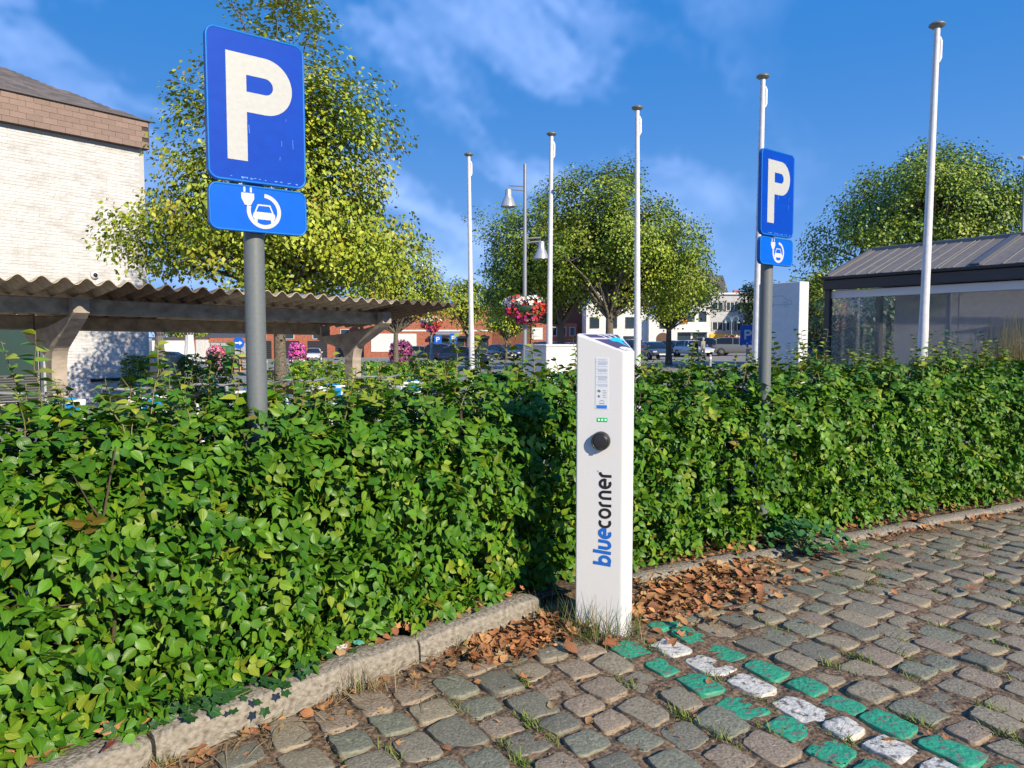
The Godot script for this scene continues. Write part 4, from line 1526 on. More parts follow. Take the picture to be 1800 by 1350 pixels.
	for k in 2:
		var cn := MB.new()
		cn.lathe([[0.0, 0.0], [0.19, 0.0], [0.2, 0.05], [0.12, 0.55], [0.035, 0.98], [0.0, 1.02]], 18)
		cn.lathe([[0.21, 0.0], [0.21, 0.03], [0.0, 0.031]], 18)
		var at: Vector3 = o.transform * Vector3(0.42 + 0.50 * k, 0.06, -0.35 - 0.65 * k)
		solo("cone_lamp", cn, mk("cone white", lin(0.6, 0.62, 0.66), 0.4), cone_l[k], "lamp", Transform3D(Basis(), at))
	var cl := ["white tub chair inside the pavilion, next to its cone lamps", "white tub chair inside the pavilion, second in the row", "white tub chair inside the pavilion, third in the row behind the flagpole", "white tub chair inside the pavilion, beside the dark plant"]
	var first: Node3D = null
	for k in 4:
		var at: Vector3 = o.transform * Vector3(1.05 + 0.66 * k, 0.06, -0.48 - 0.06 * (k % 2))
		if first == null:
			first = thing("tub_chair", cl[0], "chair", at, 2.2, "white chairs in the pavilion")
			var up := mk("chair white", lin(0.55, 0.55, 0.56), 0.6)
			box_part("seat", Vector3(0, 0.38, 0), Vector3(0.5, 0.14, 0.5), up, first, 0.04)
			box_part("backrest", Vector3(0, 0.62, -0.23), Vector3(0.56, 0.5, 0.09), up, first, 0.04)
			for s in [-1.0, 1.0]: box_part("armrest", Vector3(s * 0.26, 0.52, 0.02), Vector3(0.07, 0.28, 0.44), up, first, 0.03)
			for s in [[-1, -1], [1, -1], [1, 1], [-1, 1]]: box_part("leg", Vector3(s[0] * 0.2, 0.155, s[1] * 0.2), Vector3(0.04, 0.31, 0.04), dark, first, 0.004)
		else: copy(first, at, 2.2 + 0.3 * k, cl[k])
	var pl := thing("potted_plant", "dark leafy potted plant inside the pavilion before the grey blind", "plant", o.transform * Vector3(3.55, 0.06, -0.5))
	var pot := MB.new()
	pot.lathe([[0.0, 0.0], [0.14, 0.0], [0.19, 0.4], [0.16, 0.41], [0.15, 0.36], [0.0, 0.36]], 16)
	part("pot", pot, dark, pl)
	var xs := []
	var cs := []
	for k in 160:
		var d := Vector3(rnd(-1, 1), rnd(-0.2, 1.2), rnd(-1, 1)).normalized()
		xs.append(leaf_xf(Vector3(0, 0.75, 0) + d * Vector3(0.3, 0.5, 0.3) * rnd(0.2, 1.0), Vector3.UP + rv(), d, rnd(0.12, 0.2)))
		cs.append(Color(0.03, 0.09, 0.03))
	scatter("foliage", leaf_mesh(), mats["tree leaf"], xs, cs, pl)
	var shf := thing("fireplace", "black free-standing stove before the grey blind in the pavilion", "stove", o.transform * Vector3(4.6, 0.06, -0.5), atan2(0.583, 0.812))
	box_part("body", Vector3(0, 0.62, 0), Vector3(0.62, 1.24, 0.35), mk("stove black", lin(0.012, 0.012, 0.013), 0.4), shf, 0.02)
	box_part("top_plate", Vector3(0, 1.26, 0), Vector3(0.72, 0.04, 0.42), mk("stove black", lin(0.012, 0.012, 0.013), 0.4), shf, 0.01)
	# ornamental grass beyond the hedge
	var og := thing("ornamental_grass", "tall dry ornamental grass clump behind the hedge by the pavilion", "grass clump", W2(Vector2(6.05, 8.95)))
	var bl := MB.new()
	bl.grid([[Vector3(-0.5, 0, 0), Vector3(0.5, 0, 0)], [Vector3(-0.45, 0.35, 0.02), Vector3(0.45, 0.35, 0.02)], [Vector3(-0.3, 0.7, 0.10), Vector3(0.3, 0.7, 0.10)], [Vector3(-0.05, 1.0, 0.30), Vector3(0.05, 1.0, 0.30)]])
	xs = []
	cs = []
	for k in 3600:
		var a := rnd(0, TAU)
		var lean := pow(rnd(), 0.7) * 0.75
		var up := Vector3(cos(a) * lean, 1.0, sin(a) * lean).normalized()
		var side := up.cross(Vector3(sin(a), 0.1, -cos(a))).normalized()
		var h := rnd(0.8, 1.75)
		xs.append(Transform3D(Basis(side.cross(up).normalized() * 0.006, up * h, side * h * (1.0 if rnd() < 0.5 else -1.0)), Vector3(cos(a) * rnd(0, 0.2), 0, sin(a) * rnd(0, 0.2))))
		var t := rnd()
		cs.append(Color(0.26, 0.20, 0.075).lerp(Color(0.14, 0.17, 0.05), t))
	scatter("blades", bl.mesh(), mats["dry leaf"], xs, cs, og)

# ------------------------------------------------------------------ far buildings
func wall_window(o: Node3D, x: float, y: float, w: float, h: float, frame: Material, pane: Material, z := 0.0, mull := 0) -> void:
	var m := MB.new()
	var t := 0.07
	for s in [-1.0, 1.0]:
		m.box(Vector3(x + s * (w / 2 - t / 2), y, z + 0.03), Vector3(t, h, 0.12))
		m.box(Vector3(x, y + s * (h / 2 - t / 2), z + 0.031), Vector3(w - 2 * t, t, 0.12))
	for k in mull: m.box(Vector3(x - w / 2 + w * (k + 1) / (mull + 1), y, z + 0.03), Vector3(t, h - 2 * t, 0.1))
	var f := part("window", m, frame, o)
	box_part("pane", Vector3(x, y, z + 0.012), Vector3(w - 0.1, h - 0.1, 0.02), pane, f, 0.0)

func block(called: String, label: String, px0: float, px1: float, d: float, h: float, deep: float, wall: Material, base_drop := 0.6, turn := 0.0) -> Array:
	var xa := (px0 - 900.0) / 1300.0 * d
	var xb := (px1 - 900.0) / 1300.0 * d
	var g := minf(gh(xa, d), gh(xb, d)) - 0.05
	var o := thing(called, label, "building", Vector3((xa + xb) / 2, g, -d), turn)
	var m := MB.new()
	m.box(Vector3(0, h / 2, -deep / 2), Vector3(xb - xa, h, deep))
	part("wall", m, wall, o)
	return [o, xb - xa, g]

func make_far_buildings() -> void:
	var brick := mottled("red brick", [lin(0.24, 0.075, 0.045), lin(0.36, 0.12, 0.07), lin(0.40, 0.15, 0.09)], 0.5, 0.9)
	var brick2 := mottled("brown brick", [lin(0.12, 0.05, 0.035), lin(0.19, 0.075, 0.05)], 0.5, 0.9)
	var white := mottled("white render", [lin(0.60, 0.60, 0.58), lin(0.70, 0.70, 0.68)], 0.2, 0.85)
	var grey := mottled("grey render", [lin(0.40, 0.41, 0.43), lin(0.47, 0.48, 0.50)], 0.2, 0.85)
	var dark := mk("dark shopfront", lin(0.025, 0.025, 0.028), 0.3)
	var pane := mk("far pane", lin(0.03, 0.045, 0.06), 0.08)
	var fr := mk("far frame dark", lin(0.05, 0.05, 0.055), 0.5)
	var frw := mk("far frame white", lin(0.65, 0.65, 0.66), 0.5)
	var slate := mottled("slate", [lin(0.05, 0.055, 0.06), lin(0.09, 0.095, 0.10)], 0.8, 0.6)
	# sheds with garages behind the parasols
	var r := block("garage_building", "low white garage with brick pier behind the folded parasols", 268, 345, 92, 3.2, 5, white)
	var o: Node3D = r[0]
	box_part("roof", Vector3(0, 3.24, -2.4), Vector3(r[1] + 0.4, 0.16, 5.6), mk("fascia brown", lin(0.14, 0.05, 0.04), 0.7), o)
	box_part("garage_door", Vector3(0.2, 1.25, 0.03), Vector3(3.2, 2.5, 0.08), mk("garage white", lin(0.74, 0.74, 0.73), 0.5), o)
	box_part("pier", Vector3(2.35, 1.5, 0.04), Vector3(0.75, 3.0, 0.12), brick, o)
	wall_window(o, -1.95, 1.3, 0.7, 1.7, fr, pane)
	r = block("shed_row", "low grey metal shed row with red brick parapet behind the pink flowers", 345, 432, 96, 2.6, 6, mottled("pale sheet metal", [lin(0.30, 0.33, 0.34), lin(0.38, 0.41, 0.42)], 0.5, 0.5))
	o = r[0]
	box_part("parapet", Vector3(0, 2.85, -0.4), Vector3(r[1] + 0.3, 0.55, 1.0), brick, o)
	for k in 5: box_part("shutter_joint", Vector3(-r[1] / 2 + r[1] * (k + 0.5) / 5, 1.25, 0.02), Vector3(0.08, 2.4, 0.06), fr, o)
	var gr := MB.new()
	gr.quad(Vector3(-r[1] / 2, 3.1, -1.0), Vector3(r[1] / 2, 3.1, -1.0), Vector3(r[1] / 2 - 1, 4.3, -4), Vector3(-r[1] / 2 + 2, 4.3, -4), Vector3(0, 1, 1))
	part("roof", gr, slate, o)
	# brick town houses seen under and beyond the shelter
	r = block("brick_terrace", "red brick terrace with dark shutters behind the tree trunk", 432, 640, 104, 5.6, 8, brick)
	o = r[0]
	for k in 4:
		wall_window(o, -6.0 + k * 3.9, 3.6, 1.3, 1.4, frw, pane)
		box_part("shutter", Vector3(-6.0 + k * 3.9, 1.35, 0.04), Vector3(2.7, 2.6, 0.08), dark, o)
		for j in 8: box_part("slat", Vector3(-6.0 + k * 3.9, 0.25 + j * 0.3, 0.10), Vector3(2.6, 0.12, 0.05), fr, o)
	r = block("brick_shop", "red brick shop building with a pale string course and dark glass front", 640, 862, 98, 6.6, 9, brick)
	o = r[0]
	box_part("string_course", Vector3(2.2, 3.6, 0.05), Vector3(r[1] - 4.6, 0.22, 0.12), frw, o)
	box_part("canopy", Vector3(4.3, 2.75, 0.35), Vector3(8.0, 0.35, 0.8), dark, o)
	for k in 5: box_part("shop_window", Vector3(1.0 + k * 1.6, 1.3, 0.03), Vector3(1.45, 2.5, 0.06), pane, o)
	box_part("render_panel", Vector3(-4.4, 2.0, 0.05), Vector3(6.0, 2.4, 0.08), white, o)
	var duct := MB.new()
	duct.tube([Vector3(1.2, 3.15, 0.4), Vector3(3.6, 3.15, 0.4), Vector3(4.4, 3.2, 0.35)], [0.28, 0.28, 0.24], 12)
	part("air_duct", duct, mk("duct steel", lin(0.42, 0.43, 0.44), 0.35, 0.7), o)
	r = block("brick_house", "brown and red brick house with white roller shutter, behind the hanging flowers", 850, 1034, 106, 7.2, 9, brick2)
	o = r[0]
	box_part("red_bay", Vector3(2.6, 2.2, 0.08), Vector3(6.6, 4.4, 0.2), brick, o)
	box_part("roller_shutter", Vector3(0.2, 2.9, 0.20), Vector3(1.5, 1.7, 0.08), frw, o)
	box_part("garage_opening", Vector3(0.8, 0.85, 0.2), Vector3(2.6, 1.7, 0.08), dark, o)
	for k in 3: wall_window(o, 2.6 + k * 1.3, 3.2, 0.8, 1.3, frw, pane, 0.18)
	var rr := MB.new()
	rr.quad(Vector3(-r[1] / 2 - 0.2, 7.2, 0.3), Vector3(r[1] / 2 + 0.2, 7.2, 0.3), Vector3(r[1] / 2 + 0.2, 9.6, -4.5), Vector3(-r[1] / 2 - 0.2, 9.6, -4.5), Vector3(0, 1, 1))
	part("roof", rr, slate, o)
	# white houses behind the big tree
	r = block("white_house", "white rendered house with gable and arched doorway behind the street tree", 1030, 1140, 100, 6.2, 9, white)
	o = r[0]
	for k in 3:
		wall_window(o, -3.1 + k * 2.4, 4.0, 1.25, 1.5, fr, pane)
		box_part("shop_window", Vector3(-3.0 + k * 2.4, 1.2, 0.03), Vector3(2.0, 2.0, 0.06), pane, o)
	var gable := MB.new()
	gable.prism(PackedVector2Array([Vector2(-r[1] / 2, 6.2), Vector2(0.5, 6.2), Vector2(-r[1] / 4, 9.0)]), -9, 0)
	part("gable", gable, white, o)
	var gs := MB.new()
	gs.quad(Vector3(0, 6.25, 0.2), Vector3(r[1] / 2 + 0.2, 6.25, 0.2), Vector3(r[1] / 2 + 0.2, 8.6, -4), Vector3(0, 8.6, -4), Vector3(0, 1, 1))
	part("roof", gs, mottled("red tiles", [lin(0.22, 0.08, 0.05), lin(0.30, 0.12, 0.08)], 0.8, 0.8), o)
	r = block("arcade_house", "low white annex with arched opening between the white house and the shops", 1140, 1190, 99, 4.6, 9, white)
	o = r[0]
	var ar := MB.new()
	ar.prism(PackedVector2Array([Vector2(-0.9, 0.05), Vector2(0.9, 0.05)] + arc(0, 1.7, 0.9, 0.75, 0, 180, 10)), 0.0, 0.05, Transform3D(), false)
	part("arched_door", ar, mk("door brown", lin(0.10, 0.05, 0.03), 0.6), o)
	wall_window(o, 0.3, 3.6, 1.5, 1.2, fr, pane)
	r = block("shop_house", "white shop house with a pale sign band and orange awning", 1186, 1246, 101, 6.4, 9, white)
	o = r[0]
	box_part("sign_band", Vector3(0, 2.85, 0.4), Vector3(r[1] - 0.3, 0.65, 0.8), mk("sign band white", lin(0.7, 0.69, 0.66), 0.5), o)
	for k in 2: box_part("shop_window", Vector3(-1.15 + k * 2.2, 1.25, 0.03), Vector3(1.9, 2.3, 0.06), pane, o)
	box_part("awning", Vector3(-1.2, 4.2, 0.2), Vector3(0.7, 0.9, 0.3), mk("orange", lin(0.6, 0.2, 0.03), 0.6), o)
	for k in 2: wall_window(o, -0.2 + k * 1.6, 4.6, 1.0, 1.3, fr, pane)
	# three-storey white block with ribbon windows and a yellow fascia
	r = block("white_block", "three-storey white block with grey ribbon windows and yellow shop fascia", 1243, 1356, 104, 7.8, 10, grey)
	o = r[0]
	box_part("cornice", Vector3(0, 7.92, -4.9), Vector3(r[1] + 0.3, 0.26, 10.4), frw, o)
	for f in 2:
		var y := 6.15 - f * 2.75
		box_part("ribbon_band", Vector3(0.2, y, 0.015), Vector3(r[1] - 1.0, 1.35, 0.03), mk("band taupe", lin(0.11, 0.10, 0.10), 0.6), o, 0.0)
		for k in 5: wall_window(o, -r[1] / 2 + 1.35 + k * 1.75, y, 1.15 if k % 2 else 1.5, 1.25, frw, pane, 0.03, 1)
	box_part("yellow_fascia", Vector3(0.1, 2.0, 0.25), Vector3(r[1] - 0.3, 0.55, 0.5), mk("yellow fascia", lin(0.80, 0.42, 0.01), 0.5), o)
	for k in 5: box_part("shop_window", Vector3(-r[1] / 2 + 1.0 + k * 1.75, 0.9, 0.03), Vector3(1.5, 1.6, 0.06), pane, o)
	box_part("chimney", Vector3(0.6, 8.3, -4), Vector3(0.9, 0.7, 0.7), brick, o)
	r = block("brick_row", "long brown brick house row far behind the pavilion", 1362, 1560, 96, 6.4, 9, brick2)
	o = r[0]
	for k in 5:
		wall_window(o, -5.6 + k * 2.8, 4.4, 1.1, 1.4, frw, pane)
		box_part("shop_window", Vector3(-5.6 + k * 2.8, 1.2, 0.03), Vector3(2.2, 2.1, 0.06), pane, o)
	var br := MB.new()
	br.quad(Vector3(-r[1] / 2 - 0.2, 6.4, 0.3), Vector3(r[1] / 2 + 0.2, 6.4, 0.3), Vector3(r[1] / 2 + 0.2, 8.8, -4.5), Vector3(-r[1] / 2 - 0.2, 8.8, -4.5), Vector3(0, 1, 1))
	part("roof", br, slate, o)
	r = block("side_street_house", "pale rendered house row closing the square beyond the pavilion", 1560, 2100, 70, 5.8, 9, grey)
	o = r[0]
	for k in 9:
		wall_window(o, -12.0 + k * 3.0, 4.0, 1.1, 1.4, frw, pane)
		wall_window(o, -12.0 + k * 3.0, 1.4, 1.3, 1.7, frw, pane)
	r = block("mansard_house", "tall house with steep dark slate roof behind the white block", 1200, 1252, 122, 8.6, 9, grey)
	o = r[0]
	var mn := MB.new()
	mn.prism(PackedVector2Array([Vector2(-r[1] / 2, 8.6), Vector2(r[1] / 2 + 2.6, 8.6), Vector2(r[1] / 2 + 1.5, 12.0), Vector2(r[1] / 2 - 0.1, 12.0), Vector2(r[1] / 2 - 0.15, 12.6), Vector2(r[1] / 2 - 1.2, 12.6), Vector2(-r[1] / 2 + 1.2, 9.5)]), -9, 0.1)
	part("roof", mn, slate, o)
	box_part("dormer", Vector3(0.9, 10.0, 0.2), Vector3(1.5, 1.3, 0.5), fr, o)

# ------------------------------------------------------------------ trees
func tree(label: String, at: Vector3, trunk_h: float, trunk_r: float, lobes: Array, clusters: int, per: int, size: float, spread: float, tones: Array, sd: int, group := "", kind := "street_tree") -> void:
	rng.seed = sd
	var o := thing(kind, label, "tree", at, 0.0, group)
	var centers := []
	var more := []
	for l in lobes:
		for k in 7:
			var d := rv().normalized()
			if d.y < -0.5: d.y = -d.y
			more.append([l[0] + d * l[1] * rnd(0.85, 1.16), l[1] * rnd(0.18, 0.38)])
	lobes = lobes + more
	var wsum := 0.0
	for l in lobes: wsum += l[1].x * l[1].y * l[1].z
	for l in lobes:
		var n := maxi(2, int(clusters * (l[1].x * l[1].y * l[1].z) / wsum))
		for k in n:
			var d := rv()
			while d.length() > 1.0 or d.length() < 0.05: d = rv()
			d = d.normalized() * pow(rnd(), 0.38)
			centers.append(l[0] + d * l[1])
	var bark := mottled("bark", [lin(0.07, 0.055, 0.04), lin(0.17, 0.145, 0.11), lin(0.24, 0.21, 0.165)], 2.6, 0.95, "stone", 1.5, 0.04)
	var top := trunk_h
	var hi := 0.0
	for c in centers: hi = maxf(hi, c.y)
	var t := MB.new()
	var pts := []
	var rad := []
	for k in 9:
		var f := k / 8.0
		pts.append(Vector3(sin(f * 3.0 + sd) * 0.06 * trunk_h * f * 0.5, f * (trunk_h + (hi - trunk_h) * 0.62), cos(f * 2.2 + sd) * 0.05 * trunk_h * f * 0.5))
		rad.append(trunk_r * (1.25 if k == 0 else 1.0) * (1.0 - 0.86 * pow(f, 1.2)) + 0.004)
	t.tube(pts, rad, 12)
	part("trunk", t, bark, o)
	var limbs := MB.new()
	for k in range(0, centers.size(), maxi(1, centers.size() / 70)):
		var c: Vector3 = centers[k]
		var f := clampf((c.y - trunk_h * 0.9) / maxf(0.1, hi - trunk_h) * 0.72 + 0.28 * trunk_h / hi, trunk_h / (trunk_h + (hi - trunk_h) * 0.62) * 0.85, 0.96)
		var i := mini(int(f * 8.0), 7)
		var s: Vector3 = pts[i].lerp(pts[i + 1], f * 8.0 - i)
		var m := s.lerp(c, 0.5) + Vector3(0, 0.08 * s.distance_to(c), 0) + rv() * 0.05 * s.distance_to(c)
		var r0: float = minf(rad[i] * 0.55, trunk_r * 0.4)
		limbs.tube([s, s.lerp(m, 0.55), m, m.lerp(c, 0.6) + rv() * 0.04, c], [r0, r0 * 0.75, r0 * 0.5, r0 * 0.3, 0.004], 6, false)
		for j in 3:
			var e := m.lerp(c, rnd(0.2, 0.9))
			var d := rv() * spread * 1.6
			limbs.tube([e, e + d * 0.5 + Vector3(0, 0.03, 0), e + d], [r0 * 0.22, r0 * 0.14, 0.003], 4, false)
	part("limbs", limbs, bark, o)
	var xs := [[], []]
	var cs := [[], []]
	var mid := Vector3.ZERO
	for c in centers: mid += c / centers.size()
	for c in centers:
		var tone: Color = tones[rng.randi() % tones.size()]
		for k in per:
			var d := (Vector3(rng.randfn(), rng.randfn() * 0.75, rng.randfn())).limit_length(1.9) * spread
			var n: Vector3 = Vector3(0, 0.6, 0) + rv() * 0.7 + (c - mid).normalized() * 0.7
			var tip := Vector3.DOWN * 0.7 + rv() + d.normalized() * 0.3
			var w := k % 2
			xs[w].append(leaf_xf(c + d, n, tip, size * rnd(0.7, 1.25)))
			var v := tone.lerp(tones[rng.randi() % tones.size()], rnd(0, 0.7))
			var f := rnd(0.75, 1.2)
			cs[w].append(Color(v.r * f, v.g * f, v.b * f))
	var cr := Node3D.new()
	cr.name = "crown"
	o.add_child(cr, true)
	scatter("foliage", tleaf(0.3), mats["tree leaf"], xs[0], cs[0], cr)
	scatter("foliage", tleaf(-0.15), mats["tree leaf"], xs[1], cs[1], cr)

func tleaf(fold: float) -> ArrayMesh:
	var m := MB.new()
	var q := [Vector3(0, 0, 0), Vector3(-0.36, fold * 0.36, 0.35), Vector3(0.36, fold * 0.36, 0.35), Vector3(0, -0.03, 0.42), Vector3(-0.26, fold * 0.2, 0.66), Vector3(0.26, fold * 0.2, 0.66), Vector3(0, -0.12, 1.0)]
	for e in q: m.p(e, Vector2(0.5 + e.x * 1.3, e.z))
	for e in [[0, 1, 3], [0, 3, 2], [1, 4, 3], [3, 5, 2], [4, 6, 3], [3, 6, 5]]: m.t3(e[0], e[1], e[2])
	return m.mesh()

func make_trees() -> void:
	var yel := [Color(0.23, 0.36, 0.03), Color(0.38, 0.50, 0.035), Color(0.53, 0.60, 0.045), Color(0.32, 0.44, 0.04), Color(0.54, 0.50, 0.05)]
	var grn := [Color(0.18, 0.31, 0.03), Color(0.31, 0.45, 0.035), Color(0.46, 0.56, 0.04), Color(0.23, 0.37, 0.03)]
	var L := func(x: float, y: float, z: float, rx: float, ry: float, rz: float) -> Array: return [Vector3(x, y, z), Vector3(rx, ry, rz)]
	tree("large yellow-green lime tree behind the bicycle shelter, beside the white building", W2(Vector2(-4.06, 13.0)), 2.6, 0.115,
		[L.call(0.05, 6.2, 0, 0.95, 1.6, 0.9), L.call(1.15, 5.2, 0.1, 0.95, 0.75, 0.9), L.call(0.1, 4.7, 0.0, 1.65, 1.3, 1.5), L.call(-0.2, 3.6, 0.1, 2.0, 1.1, 1.8), L.call(-1.8, 3.1, 0.2, 1.1, 0.5, 0.9), L.call(1.5, 3.1, 0, 1.1, 0.85, 1.2), L.call(0.3, 2.75, 0.4, 1.9, 0.6, 1.4)],
		680, 66, 0.082, 0.19, yel, 501, "", "lime_tree")
	tree("small yellow-green street tree beyond the shelter's far end", G(-157, 32), 2.2, 0.13, [L.call(0.2, 4.3, 0, 1.7, 1.7, 1.7), L.call(1.3, 3.3, 0, 1.3, 1.0, 1.3), L.call(-1.2, 3.6, 0, 1.4, 1.4, 1.4)], 150, 66, 0.12, 0.28, yel, 502, "street trees")
	tree("slim young street tree between two lamp posts, before the brick shop", G(-60, 62), 2.4, 0.12, [L.call(0, 5.0, 0, 1.6, 2.2, 1.6)], 70, 36, 0.24, 0.36, yel, 503, "street trees")
	tree("low round street tree under the hanging flowers", G(-8, 64), 2.0, 0.11, [L.call(0, 3.5, 0, 1.7, 1.2, 1.6)], 55, 36, 0.24, 0.34, yel, 504, "street trees")
	tree("broad green plane tree behind the tall double street lamp", G(66, 43), 2.9, 0.26, [L.call(-1.6, 6.0, 0, 2.9, 3.4, 2.9), L.call(-3.2, 5.0, 0, 1.6, 2.6, 1.8), L.call(0.6, 6.4, 0, 2.4, 3.2, 2.4)], 340, 88, 0.155, 0.38, grn, 505, "street trees")
	tree("largest plane tree, its dark trunk rising behind the charging post's top", G(132, 40), 3.2, 0.24, [L.call(0.0, 7.0, 0, 3.0, 3.9, 3.0), L.call(2.4, 6.0, 0, 2.6, 3.0, 2.6), L.call(-2.0, 7.2, 0, 2.4, 3.2, 2.4), L.call(3.4, 4.4, 0, 1.7, 1.8, 1.7)], 440, 92, 0.15, 0.38, grn + [Color(0.30, 0.33, 0.04)], 506, "street trees")
	tree("plane tree half hidden by the largest one, before the pale shop sign", G(212, 47), 2.6, 0.2, [L.call(-0.2, 5.9, 0, 2.7, 3.3, 2.4), L.call(1.5, 4.2, 0, 1.5, 1.7, 1.6), L.call(-1.8, 6.8, 0, 1.8, 2.2, 1.8)], 190, 80, 0.16, 0.38, grn, 507, "street trees")
	tree("big dark green tree rising behind the glazed pavilion", G(556, 36), 3.5, 0.3, [L.call(0, 7.3, 0, 4.0, 3.3, 3.6), L.call(-2.9, 6.2, 0, 2.4, 2.5, 2.4), L.call(3.2, 6.8, 0, 2.8, 2.8, 2.6), L.call(0.5, 9.0, 0, 2.2, 1.5, 2.2)], 480, 90, 0.145, 0.40, [Color(0.13, 0.25, 0.028), Color(0.22, 0.35, 0.03), Color(0.36, 0.46, 0.036)], 508)
	tree("narrow yellow-green tree between the white column and the pavilion", G(402, 46), 1.8, 0.14, [L.call(0, 3.6, 0, 1.5, 2.4, 1.5)], 80, 40, 0.22, 0.36, yel, 509, "street trees")
	tree("small dark tree beside the white block's yellow fascia", G(334, 75), 2.0, 0.15, [L.call(0, 4.6, 0, 1.7, 2.6, 1.7)], 60, 40, 0.3, 0.5, [Color(0.05, 0.10, 0.025), Color(0.08, 0.14, 0.03)], 510, "street trees")
	tree("dense dark evergreen standing close behind the glazed pavilion", W2(Vector2(11.2, 23.5)), 0.6, 0.12, [L.call(0, 1.7, 0, 1.7, 1.4, 1.5), L.call(1.6, 1.6, -0.3, 1.5, 1.3, 1.4), L.call(-1.0, 1.5, -0.4, 0.9, 1.1, 1.0)], 170, 40, 0.13, 0.24, [Color(0.035, 0.085, 0.025), Color(0.055, 0.12, 0.03)], 513, "", "evergreen_tree")
	tree("round leafy tree behind the shed row", G(-385, 112), 2.0, 0.2, [L.call(0, 4.2, 0, 5.5, 2.2, 2.5)], 110, 40, 0.34, 0.6, yel, 511, "street trees")
	tree("leafy tree behind the garage roofs, seen below the shelter beam", G(-440, 118), 2.0, 0.2, [L.call(0, 4.4, 0, 5.0, 2.0, 2.5)], 90, 40, 0.34, 0.6, grn, 512, "street trees")

# ------------------------------------------------------------------ furniture of the square
func blossoms(o: Node3D, list: Array, tones: Array, size: float, n: int, leafy: float) -> void:
	var fm := MB.new()
	for k in 5:
		var a := TAU * k / 5
		var d := Vector3(cos(a), 0, sin(a))
		var s := Vector3(-sin(a), 0, cos(a))
		fm.quad(Vector3.ZERO, d * 0.3 + s * 0.2 + Vector3(0, 0.1, 0), d * 0.5 + Vector3(0, 0.08, 0), d * 0.3 - s * 0.2 + Vector3(0, 0.1, 0), Vector3.UP)
	var xs := []
	var cs := []
	var ls := []
	var lc := []
	for k in n:
		var e: Array = list[rng.randi() % list.size()]
		var d := rv().normalized()
		if d.y < -0.3 and e[1].y > 0.5: d.y = -d.y
		var p: Vector3 = e[0] + d * e[1] * rnd(0.86, 1.06)
		if rnd() < leafy:
			ls.append(leaf_xf(p - d * 0.04, d + rv() * 0.6, rv(), size * 1.3))
			var g := rnd(0.6, 1.2)
			lc.append(Color(0.06 * g, 0.13 * g, 0.025 * g))
		else:
			var zone: int = e[2] if e.size() > 2 else 0
			var t: Array = tones[zone]
			xs.append(leaf_xf(p, d + rv() * 0.5, rv(), size * rnd(0.7, 1.2)))
			cs.append(t[rng.randi() % t.size()])
	var pm := mk("petal", Color.WHITE, 0.7)
	pm.vertex_color_use_as_albedo = true
	scatter("blossoms", fm.mesh(), pm, xs, cs, o)
	scatter("foliage", tleaf(0.2), mats["tree leaf"], ls, lc, o)

func flower_tower(label: String, at: Vector3, w: float, h: float, tones: Array, sd: int) -> void:
	rng.seed = sd
	var o := thing("flower_tower", label, "flower tower", at, 0.0, "flower towers on the square")
	var b := MB.new()
	b.lathe([[0.0, 0.0], [w * 0.42, 0.0], [w * 0.42, h * 0.2], [w * 0.34, h * 0.5], [w * 0.2, h * 0.85], [0.0, h * 0.9]], 16)
	part("planter", b, mk("planter green", lin(0.02, 0.04, 0.02), 0.8), o)
	blossoms(o, [[Vector3(0, h * 0.68, 0), Vector3(w * 0.46, h * 0.32, w * 0.46), 0], [Vector3(0, h * 0.42, 0), Vector3(w * 0.5, h * 0.36, w * 0.5), 0], [Vector3(0, h * 0.2, 0), Vector3(w * 0.48, h * 0.22, w * 0.48), 1]], tones, 0.15, 1500, 0.22)

